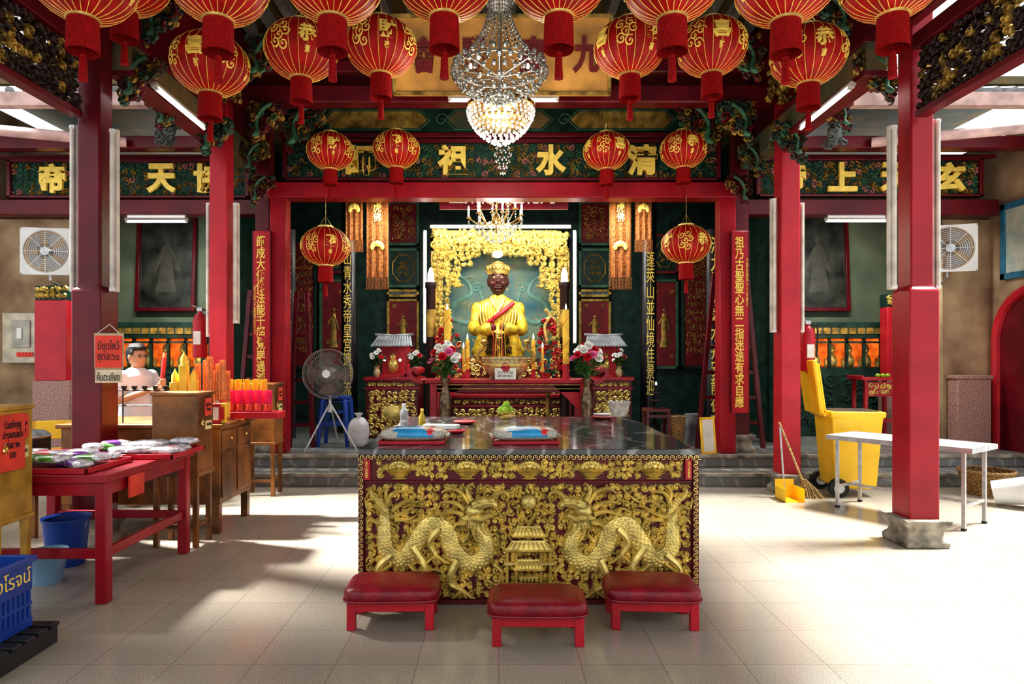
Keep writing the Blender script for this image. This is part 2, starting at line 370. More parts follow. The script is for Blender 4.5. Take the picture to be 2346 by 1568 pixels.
def painted_beam(x0,x1,y,z0,z1,label):
    t=thing('painted_beam',label,'beam',((x0+x1)/2,y,z0));w=(x1-x0)/2;h=z1-z0
    part(MB().box(-w,w,-.08,.1,0,h),'timber',greend,t,bevel=.01)
    n=max(1,int(w*2/1.3))
    for i in range(n):
        cx=-w+(i+.5)*2*w/n;q=w/n-.12
        part(MB().add([(cx-q,-.085,h/2),(cx-q+.12,-.085,h*.15),(cx+q-.12,-.085,h*.15),(cx+q,-.085,h/2),(cx+q-.12,-.085,h*.85),(cx-q+.12,-.085,h*.85)],[(0,1,2,3,4,5)]),'mural_panel',murald if i%2 else goldo,t)
        mm=MB()
        for k in(-1,1): mm.rel([(cx-q-.03,h/2),(cx-q+.1,h/2+k*h*.4),(cx,h/2+k*h*.4),(cx+q-.1,h/2+k*h*.4),(cx+q+.03,h/2)],.008,-.085)
        mm.swirl(cx-q-.07,h/2,h*.3,.01,-.085,.01);part(mm,'painted_border',green,t)
    return t
painted_beam(-2.3,2.3,8.25,4.32,4.62,'green painted beam with small landscape murals')
solo(MB().box(-2.75,2.8,8.15,8.35,4.25,4.31).box(-2.75,2.8,8.15,8.35,4.63,4.75),'red_rail',redd,'dark red rails framing painted beam','beam',bevel=.01)
t=thing('cross_beam','red lacquered beam spanning between two columns','beam',(0,7.35,4.33))
part(MB().box(-3.0,3.1,-.1,.1,0,.2),'timber',redd,t,bevel=.02)
part(MB().box(-3.0,3.1,-.06,.06,.35,.5),'upper_timber',redd,t,bevel=.02)
painted_beam(-3.1,3.15,6.3,5.15,5.4,'green painted roof beam with murals')
t=thing('signboard','gilt wooden signboard with dark red characters','signboard',(.03,7.0,4.3))
t.rotation_euler=(math.radians(12),0,0)
part(MB().box(-1.16,1.16,-.03,.03,0,.8),'board',sign_g,t,bevel=.01)
m=MB().box(-1.16,1.16,-.05,-.03,0,.04).box(-1.16,1.16,-.05,-.03,.76,.8).box(-1.16,-1.12,-.05,-.03,0,.8).box(1.12,1.16,-.05,-.03,0,.8)
part(m,'frame',goldo,t,bevel=.005)
for c,px in(('會',975),('勝',1088),('皇',1220),('九',1340)): text(c,.28,.36,t,(wx(px,7)-.03,-.04,.4),inkr,.015,.04)
for s in(-1,1):
    x=3.15*s
    t=thing('eave_beam','painted timber beam running between red columns','beam',(x,6.8,3.88))
    part(MB().box(-.09,.09,-1.35,.38,0,.27).box(-.09,.09,.62,1.5,0,.27),'timber',murald,t,bevel=.015)
    part(MB().box(-.11,.11,-1.35,.38,-.03,.02).box(-.11,.11,-1.35,.38,.25,.3),'red_edging',redd,t,bevel=.006)
    t=thing('fretwork_beam','black and gold pierced fretwork beam','beam',(3.32*s,3.4,3.42))
    part(MB().box(-.07,.07,-2.2,1.75,.5,.62).box(-.05,.05,-2.2,1.75,-.03,.02),'rail',redd,t,bevel=.006)
    m=MB();m.M=Matrix.Rotation(s*-pi/2,4,'Z')
    a,b=(-1.75,2.1) if s>0 else (-2.1,1.75)
    m.scrolls(a,b,0,.5,0,.085,.013,.04,mats=[0,0,0,1])
    m.M=Matrix.Rotation(s*pi/2,4,'Z');m.scrolls(-b,-a,0,.5,0,.085,.013,.04,mats=[0,0,0,1])
    part(m,'pierced_carving',[M('blackened_wood%d'%s,(.035,.014,.008),.5),goldo],t)
for s in(-1,1):
    solo(MB().box(2.3*s-.09,2.3*s+.09,1,6.2,5.35,5.6),'purlin',redd,'dark red roof purlin','beam',bevel=.01)
    solo(MB().box(min(3.4*s,7*s),max(3.4*s,7*s),7.95,8.1,4.05,4.2),'tie_beam',redd,'dark red tie beam across the courtyard side','beam',bevel=.01)
bk=[M('bracket_dark%d'%i,c,.5,var=.3,scale=20) for i,c in enumerate(((.03,.05,.035),(.06,.04,.02),(.08,.012,.015)))]
def bracket(x,y,z,sc,seed,flip=1,label='green and gold carved bracket with scrolling foliage'):
    rng=random.Random(seed);t=thing('carved_bracket',label,'bracket',(x,y,z),0,'carved roof brackets')
    m=MB()
    for i in range(90):
        u=rng.random();v=rng.random()
        px_=flip*(u*.34)*sc;pz=-(v*(1-u*.7))*.46*sc;yy=rng.uniform(-.08,.02)*sc
        m.m=rng.choice((0,0,0,1,1,2,3))
        m.swirl(px_,pz,rng.uniform(.025,.055)*sc,.0085*sc,yy,.03*sc,1.3,rng.random()*6,rng.choice((-1,1)),9)
        if i%2: m.swirl(px_,pz,.04*sc,.012*sc,yy+.05,.03*sc,1.2,rng.random()*6,1,8)
    m.m=0
    P=[(0,.0),(flip*.3*sc,0),(flip*.28*sc,-.08*sc),(flip*.15*sc,-.16*sc),(flip*.1*sc,-.32*sc),(0,-.42*sc)]
    vs=[(a,-.01,b) for a,b in P]+[(a,.03,b) for a,b in P];m.add(vs,[tuple(range(6)),tuple(range(11,5,-1))]+[(i,(i+1)%6,6+(i+1)%6,6+i) for i in range(6)])
    m.m=3;m.tube(sm([(flip*.25*sc,-.08*sc,-.02*sc),(flip*.16*sc,-.1*sc,-.09*sc),(flip*.09*sc,-.07*sc,-.2*sc),(flip*.11*sc,-.1*sc,-.33*sc),(flip*.06*sc,-.12*sc,-.38*sc)],4),[.022*sc]*13+[.03*sc,.026*sc,.02*sc,.01*sc],8)
    part(m,'carving',[bk[seed%3],goldo,redd,green],t)
    return t
for i,(px,py,d,sc,f) in enumerate([(335,10,5.6,.8,1),(285,135,5.55,.9,1),(362,225,6.4,.7,1),(462,275,6.95,.9,1),(560,330,7.75,.8,1),(575,405,8.0,.8,1),
    (1945,0,5.6,.8,-1),(2045,130,5.55,.9,-1),(1945,230,6.4,.7,-1),(1838,285,6.95,.9,-1),(1745,335,7.75,.8,-1),(1715,405,8.0,.8,-1),
    (655,242,7.75,1.3,1),(1640,242,7.75,1.3,-1),(575,240,7.2,1.0,1),(1722,240,7.2,1.0,-1),(570,90,6.5,1.0,1),(1740,90,6.5,1.0,-1),(700,60,7,.9,1),(1500,60,7.1,.9,-1)]):
    bracket(wx(px,d),d,wz(py,d),sc,i,f)
for px,d in((520,7.1),(1785,7.1)):
    t=thing('gilded_carving','small gilded carved flower boss on beam end','carving',(wx(px,d),7.0,4.4),group='gilded beam bosses')
    m=MB().scrolls(-.18,.18,-.18,.18,0,.09,.015,.05);m.sph((0,-.02,0),.07,10,6);part(m,'boss',goldo,t)

# ================= front altar table
TX,TY=.18,3.98
def lx(px): return (px-1211)*.002653
def lz(py): return 1.5-(py-820)*.002653
T=thing('altar_table','large altar table with gold dragon relief and marble top','altar table',(TX,TY,0))
part(MB().box(-1.02,1.02,.02,2.18,.0,.905),'body',redd,T,bevel=.005)
part(MB().box(-1.035,1.035,0,2.2,.905,.943),'marble_top',marble,T,bevel=.005)
m=MB().box(-1.035,1.035,-.005,.03,.885,.905).box(-1.035,1.035,-.005,.03,0,.03).box(-1.035,-1.0,-.005,.03,0,.9).box(1.0,1.035,-.005,.03,0,.9).box(-1.0,1.0,0,.03,.738,.752)
part(m,'frame_moulding',redd,T,bevel=.003)
m=MB()
def key(x,z,vert):
    a=.011;y=-.012;w=.0022
    pts=[(0,0),(0,2),(2,2),(2,.7),(1,.7),(1,1.3)] 
    for p,q in zip(pts[:-1],pts[1:]):
        x0,x1=sorted((p[0]*a,q[0]*a));z0,z1=sorted((p[1]*a,q[1]*a))
        if vert: x0,x1,z0,z1=z0-.011,z1-.011,x0,x1
        m.box(x+x0-w,x+x1+w,y,y+.01,z+z0-w,z+z1+w)
    if vert: m.box(x-.011-w,x-.011+w,y,y+.01,z+.02,z+.04)
    else: m.box(x+.02,x+.04,y,y+.01,z-w,z+w)
for i in range(57): key(-1.02+i*.0362,.884,False)
for i in range(24):
    key(-1.018,.02+i*.0362,True);key(1.014,.02+i*.0362,True)
part(m,'key_border',gold,T,smooth=False)
m=MB().scrolls(-.985,.985,.04,.73,.018,.05,.0095,.024)
part(m,'cloud_scroll_relief',gold,T,kind='stuff')
m=MB().scrolls(-.93,.93,.765,.875,.018,.04,.008,.018,skip=lambda x,z:any(abs(x-lx(c))<.09 for c in(915,1070,1213,1355,1498)))
part(m,'leaf_frieze',gold,T,kind='stuff')
def dragon(s):
    m=MB();X=lambda p:s*(p-1211)*.002653
    def c(l): return [(X(a),lz(b)) for a,b in l]
    body=sm([(855,1135,6),(880,1165,12),(882,1215,19),(888,1262,23),(925,1280,24),(955,1240,25),(985,1202,25),(1022,1215,26),(1040,1260,26),(1075,1290,24),(1112,1270,22),(1108,1228,19),(1082,1200,17),(1068,1180,16)],7)
    pts=[(X(a),lz(b)) for a,b,_ in body];rad=[r*.00265 for _,_,r in body]
    m.rel(pts,rad,.012,.045)
    for i in range(0,len(pts)-1,1):
        a=pts[i];b=pts[i+1];tx=b[0]-a[0];tz=b[1]-a[1];l=math.hypot(tx,tz) or 1;nx=-tz/l;nz=tx/l;r=rad[i]
        for k in(-.62,-.2,.2,.62): 
            q=k+(.2 if i%2 else 0)
            if abs(q)<.8: m.bump(a[0]+nx*r*q,a[1]+nz*r*q,.011,.011,.012-.04*math.sqrt(1-q*q)*min(1,r/.06),.008,6)
    for i in range(2,len(pts)-2,3):
        a=pts[i];b=pts[i+1];tx=b[0]-a[0];tz=b[1]-a[1];l=math.hypot(tx,tz) or 1;nx=-tz/l*s;nz=tx/l*s;r=rad[i]
        m.rel([(a[0]+nx*r*.8,a[1]+nz*r*.8),(a[0]+nx*r*1.25+tx,a[1]+nz*r*1.25+tz),(a[0]+nx*(r*1.5),a[1]+nz*(r*1.5))],[.012,.009,.003],.005,.03)
    m.bump(X(1085),lz(1168),.06,.05,0,.07,14);m.rel(c([(1085,1160),(1110,1150),(1128,1150),(1138,1158)]),[.045,.038,.03,.018],-.01,.06)
    m.rel(c([(1080,1185),(1105,1188),(1122,1180),(1130,1184)]),[.03,.024,.018,.008],-.01,.05)
    m.bump(X(1128),lz(1142),.016,.016,-.05,.025,8);m.bump(X(1098),lz(1143),.017,.017,-.06,.03,8)
    for l in([(1075,1150),(1055,1125),(1030,1118),(1012,1128)],[(1080,1145),(1070,1120),(1085,1105)],[(1065,1165),(1040,1150),(1010,1150)],[(1063,1178),(1035,1170),(1000,1180)],[(1070,1195),(1045,1200),(1040,1215)],
             [(1120,1145),(1150,1125),(1165,1135),(1160,1150)],[(1090,1200),(1085,1220),(1095,1240)],[(1105,1195),(1110,1215),(1130,1225)]):
        p=sm(c(l),5);k=len(p);m.rel(p,[.013*(1-i/k)+.004 for i in range(k)],-.02,.035)
    for l in([(885,1180),(860,1160),(842,1165),(836,1140)],[(885,1160),(900,1130),(930,1125),(935,1115)],[(900,1170),(930,1148),(960,1150),(985,1130)],[(895,1185),(925,1175),(950,1160),(975,1162)],[(870,1200),(850,1190),(840,1200)],
             [(858,1140),(850,1122),(862,1112)],[(1015,1190),(1000,1165),(975,1175)],[(1060,1240),(1075,1225),(1070,1205)],[(935,1290),(960,1310),(1000,1305),(1020,1320)],[(900,1290),(870,1310),(850,1300)],
             [(890,1150),(885,1125),(900,1112)],[(905,1190),(935,1190),(955,1180)],[(1130,1290),(1150,1310),(1145,1335)]):
        p=sm(c(l),5);k=len(p);m.rel(p,[.013*(1-i/k)+.003 for i in range(k)],-.0,.035)
    for hip,kn,ft in(((945,1250),(975,1300),(955,1335)),((1050,1280),(1030,1330),(1060,1350)),((900,1270),(868,1300),(875,1340)),((1010,1210),(985,1240),(1000,1270))):
        p=sm(c([hip,kn,ft]),5);k=len(p);m.rel(p,[.03-.015*i/k for i in range(k)],0,.05)
        for da in(-18,-6,6,18): m.rel(c([ft,(ft[0]+da,ft[1]+14),(ft[0]+da*1.5+3,ft[1]+20)]),[.01,.008,.003],-.015,.03)
    part(m,'dragon_relief',gold,T)
dragon(1);dragon(-1)
m=MB();m.bump(0,lz(1150),.05,.05,0,.05,16)
for k in range(9):
    a=-.3+k*(pi+.6)/8;m.rel([(.055*cos(a),lz(1150)+.055*sin(a)),(.08*cos(a+.2),lz(1150)+.08*sin(a+.2)),(.1*cos(a),lz(1150)+.105*sin(a))],[.014,.01,.003],0,.03)
m.rel(sm([(-.05,lz(1172)),(0,lz(1195)),(.05,lz(1172))]),.01,0,.03)
m.add([(-.022,-.054,lz(1158)),(.022,-.054,lz(1158)),(0,-.058,lz(1140))],[(0,1,2)])
part(m,'flaming_pearl_relief',gold,T)
m=MB()
for z,w in((1222,.12),(1255,.17),(1298,.11)):
    zz=lz(z);m.rel([(-w,zz+.01),(-w*.8,zz-.012),(w*.8,zz-.012),(w,zz+.01)],[.006,.012,.012,.006],0,.05)
    m.add([(-w*.85,-.04,zz-.01),(w*.85,-.04,zz-.01),(w*.6,-.015,zz+.045),(-w*.6,-.015,zz+.045)],[(0,1,2,3)])
    for k in range(9): m.rel([(-w*.8+k*w*.2,zz-.01),(-w*.56+k*w*.14,zz+.045)],.005,-.03,.015)
for x in(-.13,-.075,.075,.13):m.rel([(x,lz(1255)),(x,lz(1365))],.011,0,.04)
m.box(-.17,.17,-.03,0,lz(1370),lz(1360)).box(-.15,.15,-.035,0,lz(1292),lz(1286))
for i in range(5):
    for j in range(3): m.box(-.05+i*.022,-.037+i*.022,-.04,0,lz(1350)+j*.03,lz(1350)+j*.03+.02)
m.box(-.06,.06,-.03,0,lz(1332)+.02,lz(1326)+.02)
m.sph((0,-.03,lz(1212)),.015,8,5)
part(m,'pavilion_relief',gold,T)
for c in(915,1070,1213,1355,1498):
    m=MB();x=lx(c);m.M=Matrix.Translation((x,.018,lz(1100)+.006))
    for j,(z,w) in enumerate(((.0,.045),(.012,.03),(.022,.052),(.034,.068),(.046,.076),(.055,.08))): m.rel([(-w,z),(0,z),(w,z)],[.004,.009,.004],0,.03+.004*j)
    for j in range(9): 
        a=j*pi/8;m.bump(.052*cos(a),.07+.03*sin(a)*(1),.018,.018,0,.035,8)
    m.bump(0,.08,.026,.026,0,.05,10);m.bump(-.03,.074,.02,.02,0,.045,8);m.bump(.03,.074,.02,.02,0,.045,8)
    for k in(-1,1):
        for a in(.2,.7,1.2): m.rel([(k*.065,.05),(k*(.065+.035*cos(a)),.05+.04*sin(a)),(k*(.065+.06*cos(a)),.05+.05*sin(a))],[.006,.012,.002],0,.022)
    part(m,'fruit_bowl_relief',gold,T)
for px_,s in((840,'弟子安喜敬'),(1578,'信士安喜助')):
    part(MB().box(lx(px_)-.02,lx(px_)+.02,-.003,.02,.758,.88),'name_plaque',redb,T)
    text(V(s),.016,.1,T,(lx(px_),-.005,.82),goldb,.002,.0)

def stool(loc,rz):
    t=thing('footstool','low red kneeling stool with padded vinyl top','stool',loc,rz,'red kneeling stools')
    for x in(-.215,.215):
        for y in(-.12,.12): part(MB().box(x-.024,x+.024,y-.022,y+.022,0,.15),'leg',redb,t,bevel=.005)
    part(MB().box(-.22,.22,-.135,-.115,.1,.15).box(-.22,.22,.115,.135,.1,.15).box(-.23,-.21,-.12,.12,.1,.15).box(.21,.23,-.12,.12,.1,.15),'apron',redb,t,bevel=.004)
    m=MB().se((0,0,.192),(.262,.17,.055),.62,.32,40,16,.008);part(m,'cushion',redv,t)
    m=MB();P=[]
    for i in range(48):
        a=2*pi*i/48;P.append((.262*math.copysign(abs(cos(a))**.32,cos(a)),.17*math.copysign(abs(sin(a))**.32,sin(a)),.165))
    m.tube(P,.007,6,True);part(m,'piping',redv,t);return t
stool((-.6,3.735,0),.02);stool((.205,3.53,0),-.01);stool((.865,3.735,0),-.04)

ZT=.945
def bag(name,label,c,r,mats,cat,rz=0,group=None,stripes=2):
    m=MB().se((0,0,r[2]),r,.75,.45,36,16,.05)
    for i,f in enumerate(m.f):
        cx=sum(m.v[k][0] for k in f)/len(f)/r[0];zc=sum(m.v[k][2] for k in f)/len(f)/r[2]
        if len(mats)>1 and zc>.8 and -.35<cx+.3*(zc-1)<.55: m.mi[i]=1
        if len(mats)>2 and zc>.9 and .45<cx<.62: m.mi[i]=2
    m.m=0;
    for s_ in(-1,1): m.add([(s_*r[0]*.9,-r[1]*.7,r[2]),(s_*r[0]*1.08,-r[1]*.75,r[2]*.8),(s_*r[0]*1.08,r[1]*.75,r[2]*.9),(s_*r[0]*.9,r[1]*.7,r[2])],[(0,1,2,3)])
    return solo(m,name,mats,label,cat,c,rz,group=group)
for x,l in((-.56,0),(.17,.05)):
    t=thing('serving_tray','shallow red plastic tray under a rice bag','tray',(x,4.3,ZT),l,'red trays on altar')
    part(MB().box(-.2,.2,-.12,.12,0,.008).box(-.21,.21,-.13,-.12,0,.022).box(-.21,.21,.12,.13,0,.022).box(-.21,-.2,-.12,.12,0,.022).box(.2,.21,-.12,.12,0,.022),'tray_body',redb,t,bevel=.003)
    bag('rice_bag','clear plastic rice bag with blue and red print',(x,4.32,ZT+.01),(.215,.12,.046),[rice,bagb,bagr],'rice bag',l+.03,'rice bags on altar')
t=thing('water_bottle','clear plastic water bottle standing on marble top','bottle',(wx(926,5.35),5.35,ZT))
part(MB().lathe([(.03,0),(.034,.01),(.034,.04),(.031,.05),(.034,.06),(.034,.11),(.03,.125),(.014,.15),(.013,.165)]),'bottle_body',clear,t);part(MB().lathe([(.015,.16),(.016,.178),(.0155,.18)]),'cap',white,t)
t=thing('oil_bottle','small bottle of yellow oil on marble top','bottle',(wx(967,5.4),5.4,ZT))
part(MB().lathe([(.024,0),(.028,.01),(.028,.07),(.012,.1),(.011,.12)]),'bottle_body',oil,t);part(MB().lathe([(.013,.115),(.013,.135)]),'cap',goldb,t)
def plate(x,y,r,mat,lab,z=ZT):
    solo(MB().lathe([(r*.6,0),(r*.7,.004),(r,.02),(r,.023),(r*.68,.009),(.001,.008)],n=28),'plate',mat,lab,'plate',(x,y,z))
plate(wx(1062,5.3),5.5,.1,redb,'small red plastic plate');plate(wx(1045,4.75),4.8,.07,redb,'small red plastic saucer');plate(wx(1378,6),5.95,.11,redb,'red plate holding white saucer')
plate(wx(1378,6),5.95,.085,white,'white saucer resting on a red plate',ZT+.024)
solo(MB().box(-.14,.14,-.05,.05,0,.03),'paper_packet',paper,'white folded paper packet on marble top','packet',(wx(1010,5.1),5.15,ZT),-.25,bevel=.004)
t=thing('fruit_stand','footed gold dish stand on marble top','dish',(wx(1158,6),6.0,ZT))
part(MB().lathe([(.05,0),(.055,.01),(.02,.02),(.02,.03),(.06,.045),(.085,.06),(.085,.065),(.06,.05),(.001,.05)],n=24),'dish',gold,t)
for i,(a,b,c) in enumerate(((-.04,0,.08),(.04,.01,.082),(0,-.04,.082),(0,.03,.11),(.01,-.01,.13))):
    solo(MB().sph((0,0,0),(.034,.028,.03),12,8),'green_mango',fruitm,'green mango piled on a footed dish','fruit',(wx(1158,6)+a,6.0+b,ZT+c),group='green mangoes on dish')

# ================= incense table (rear)
Y2=8.62
t=thing('incense_table','red lacquered incense table with scrolled ends','table',(.125,Y2,.3))
part(MB().box(-1.13,1.13,0,.8,.86,.91),'table_top',red,t,bevel=.008)
for s in(-1,1):
    m=MB();P=[(s*1.1,.885),(s*1.2,.89),(s*1.26,.93),(s*1.3,1.0),(s*1.26,1.05),(s*1.21,1.03),(s*1.22,.99)]
    vs=[];fs=[]
    Q=sm(P,4)
    for i,p in enumerate(Q):
        w=.03
        a=Q[max(i-1,0)];b=Q[min(i+1,len(Q)-1)];l=math.hypot(b[0]-a[0],b[1]-a[1]) or 1;nx=-(b[1]-a[1])/l*w*.8;nz=(b[0]-a[0])/l*w*.8
        vs+=[(p[0]+nx,0,p[1]+nz),(p[0]-nx,0,p[1]-nz),(p[0]-nx,.8,p[1]-nz),(p[0]+nx,.8,p[1]+nz)]
    for i in range(len(Q)-1):
        for j in range(4): fs.append((i*4+j,(i+1)*4+j,(i+1)*4+(j+1)%4,i*4+(j+1)%4))
    m.add(vs,fs);part(m,'scroll_end',red,t)
    for y in(.05,.75): part(MB().box(s*.99-.045,s*.99+.045,y-.045,y+.045,0,.86),'leg',red,t,bevel=.008)
    m=MB().add([(s*.94,.02,.83),(s*.6,.02,.83),(s*.94,.02,.5),(s*.94,.06,.83),(s*.6,.06,.83),(s*.94,.06,.5)],[(0,1,2),(3,5,4),(0,3,4,1),(1,4,5,2)])
    part(m,'corner_bracket',redb,t)
part(MB().box(-1.0,1.0,.02,.06,.74,.86),'apron',redd,t,bevel=.005)
part(MB().box(-.98,.98,.015,.035,.785,.795).box(-.98,.98,.015,.035,.84,.85),'gilt_line',goldo,t)
def gilded_altar(x0,x1,y,h,label,dp=.7):
    t=thing('gilded_altar',label,'altar',((x0+x1)/2,y,.3));w=(x1-x0)/2
    part(MB().box(-w,w,0,dp,0,h),'cabinet_body',redd,t,bevel=.006)
    part(MB().box(-w-.03,w+.03,-.03,dp+.02,h,h+.05).box(-w-.02,w+.02,-.02,.02,h-.13,h-.11),'moulding',red,t,bevel=.005)
    m=MB().scrolls(-w+.04,w-.04,.05,h-.15,0,.085,.015,.03);m.scrolls(-w+.03,w-.03,h-.1,h-.01,0,.06,.01,.02)
    m.sph((0,-.0,h*.45),(.16,.05,.13),12,8)
    part(m,'gilded_carving',gold,t);return t
gilded_altar(-1.98,-1.2,9.75,.86,'gilded carved side altar with red top');gilded_altar(-.7,.98,9.72,.6,'gilded carved low altar beneath the statue',.28)
gilded_altar(1.4,1.98,9.75,.86,'gilded carved side altar with red top')
t=thing('shrine_plinth','dark red stepped plinth carrying the statue','plinth',(.02,10.0,.3))
part(MB().box(-1.15,1.15,.5,.7,0,.9).box(-.6,.6,0.05,.7,0,1.2),'plinth_body',redd,t,bevel=.01)
m=MB().scrolls(-.58,.58,.92,1.18,.05,.1,.016,.03);m.scrolls(-1.1,1.1,.62,.88,.5,.1,.016,.03);part(m,'gilded_carving',gold,t)
t=thing('incense_burner','cream and gold glazed incense urn with dragon handles','incense burner',(wx(1158,8.95),8.95,1.212))
part(MB().lathe([(.12,.03),(.2,.05),(.28,.11),(.31,.19),(.3,.24),(.31,.26),(.33,.27),(.33,.3),(.29,.3),(.28,.27),(.001,.26)],n=32),'bowl',cream,t)
part(MB().lathe([(.31,.165),(.32,.18),(.32,.2),(.31,.215)],n=32),'gilt_band',gold,t)
for k in range(3):
    a=pi/2+k*2*pi/3+pi;part(MB().tube([(.16*cos(a),.16*sin(a),.07),(.2*cos(a),.2*sin(a),.03),(.21*cos(a),.21*sin(a),0)],[.05,.035,.045],8),'foot',cream,t)
for s in(-1,1):
    m=MB().tube(sm([(s*.3,0,.2),(s*.38,0,.25),(s*.36,0,.36),(s*.28,0,.42),(s*.3,-.04,.5)],5),[.035-.001*i for i in range(21)],8)
    m.sph((s*.29,-.06,.5),(.05,.07,.04),10,6);m.tube([(s*.3,-.02,.52),(s*.35,.02,.6)],[.015,.004],6)
    for k in range(4): m.tube([(s*(.36-.02*k),.0,.28+.05*k),(s*(.42-.02*k),.02,.33+.05*k)],[.015,.003],5)
    part(m,'dragon_handle',goldo,t)
m=MB()
for k in range(9):
    a=2*pi*k/9;m.bump(.045*cos(a),.16+.045*sin(a),.02,.02,-.3,.02,8)
m.bump(0,.16,.03,.03,-.31,.02,8);part(m,'flower_medallion',redb,t)
part(MB().lathe([(.001,.262),(.28,.265),(.27,.285),(.001,.29)],n=24),'ash',stonel,t)
for k in range(14):
    a=RN.uniform(0,6.28);r=RN.uniform(0,.2);h=RN.uniform(.3,.62)
    solo(MB().tube([(0,0,0),(RN.uniform(-.03,.03),RN.uniform(-.03,.03),h)],.004,5),'incense_stick',incr if k%2 else incy,'thin incense stick standing in the urn ash','incense stick',(wx(1158,8.95)+r*cos(a),8.95+r*sin(a)*.8,1.48),group='incense sticks in urn')
t=thing('notice_card','small white card with black writing','sign',(wx(1158,8.6),8.64,1.212))
part(MB().box(-.14,.14,0,.015,0,.15),'card',paper,t,bevel=.003);text('ขอเชิญ\nสักการะ',.2,.09,t,(0,-.003,.075),ink,.001,.0)

gcoil=M('gold_coil',(.8,.3,.05),.5)
def candle(x,y,z,r,h,label,g=None):
    t=thing('candle',label,'candle',(x,y,z),0,g)
    part(MB().lathe([(r*1.2,0),(r*1.25,.02),(r,.04),(r,h*.22)]),'red_base',redb,t)
    part(MB().lathe([(r*.95,h*.22),(r*.95,h*.95),(r*.8,h),(.003,h)]),'wax_body',incy,t)
    part(MB().tube(sm([(r*1.0*cos(a*.6),r*1.0*sin(a*.6),h*.25+h*.65*a/20) for a in range(21)],2),.006,5),'dragon_coil',gcoil,t)
    part(MB().lathe([(.004,h),(.012,h+.02),(.009,h+.05),(.001,h+.08)],n=8),'flame',bulb,t)
candle(wx(1025,8.78),8.75,1.212,.045,.93,'tall yellow candle with red base','tall yellow candles');candle(wx(1296,8.78),8.75,1.212,.045,.93,'tall yellow candle with red base','tall yellow candles')
for px in(1071,1222): candle(wx(px,9.3),9.3,1.212,.03,.55,'slender gold and red candle','slender candles')
for px in(1062,1243): candle(wx(px,9.05),9.05,1.212,.018,.42,'slender gold and red candle','slender candles')
for px,s in((987,-1),(1293,1)):
    t=thing('electric_candle','dark lacquered electric candle column with lit top','lamp',(wx(px,9.55),9.55,.3))
    part(MB().lathe([(.1,0),(.1,.08),(.07,.1),(.07,2.2),(.085,2.22),(.085,2.3)]),'candle_column',candled,t)
    part(MB().lathe([(.05,2.3),(.045,2.42),(.02,2.5),(.001,2.52)],n=12),'lit_bulb',bulb,t)
    part(MB().lathe([(.073,1.5),(.075,1.7),(.073,1.9)]),'gilt_label',goldo,t)
dkg=M('ornament_green',(.02,.1,.04),.5)
for px,s in((1026,1),(1255,-1)):
    t=thing('phoenix_ornament','red and gold floral phoenix altar ornament','ornament',(wx(px,9.5),9.54,1.2),0,'altar ornaments')
    m=MB();rng=random.Random(px)
    part(MB().lathe([(.07,-.9),(.08,-.88),(.03,-.8),(.03,.1)]),'stand',goldo,t)
    for i in range(80):
        z=rng.uniform(.0,.95);w=.25*sin(pi*min(1,(z+.15)/1.15))**.7*(1.15-z*.8)
        m.m=rng.choice((0,0,0,0,1,2));x=rng.uniform(-w,w);m.swirl(x,z,rng.uniform(.03,.055),.012,rng.uniform(-.08,.0),.03,1.2,rng.random()*6,1,9)
        if i%3==0: m.sph((x,-.06,z),.024,8,5)
    m.m=1;m.tube(sm([(0,-.05,.5),(s*.05,-.08,.75),(-s*.03,-.08,.9),(s*.04,-.1,1.0)],4),.025,8)
    part(m,'ornament_flowers',[redb,gold,dkg],t)

def petalmesh(mat,name,R_=.045):
    m=MB()
    for L_,(n,tilt,rr) in enumerate(((7,.35,1.0),(6,.8,.8),(5,1.15,.6))):
        for i in range(n):
            a=2*pi*i/n+L_*.4;vs=[]
            for u in(0,.5,1):
                for v in(-1,0,1):
                    r=R_*rr*(.1+u*.95)*cos(tilt*(.4+.6*u));z=R_*rr*u*sin(tilt)*1.1+.004*L_
                    w=R_*.45*rr*sin(pi*(.2+.55*u));x=r;y=v*w;z+=abs(v)*.006
                    vs.append((x*cos(a)-y*sin(a),x*sin(a)+y*cos(a),z))
            m.add(vs,[(0,1,4,3),(1,2,5,4),(3,4,7,6),(4,5,8,7)])
    m.sph((0,0,R_*.25),R_*.22,8,5);return mkmesh(m,name,mat)
fl=[petalmesh(petw,'white_flower'),petalmesh(petr,'red_flower'),petalmesh(petp,'pink_flower')]
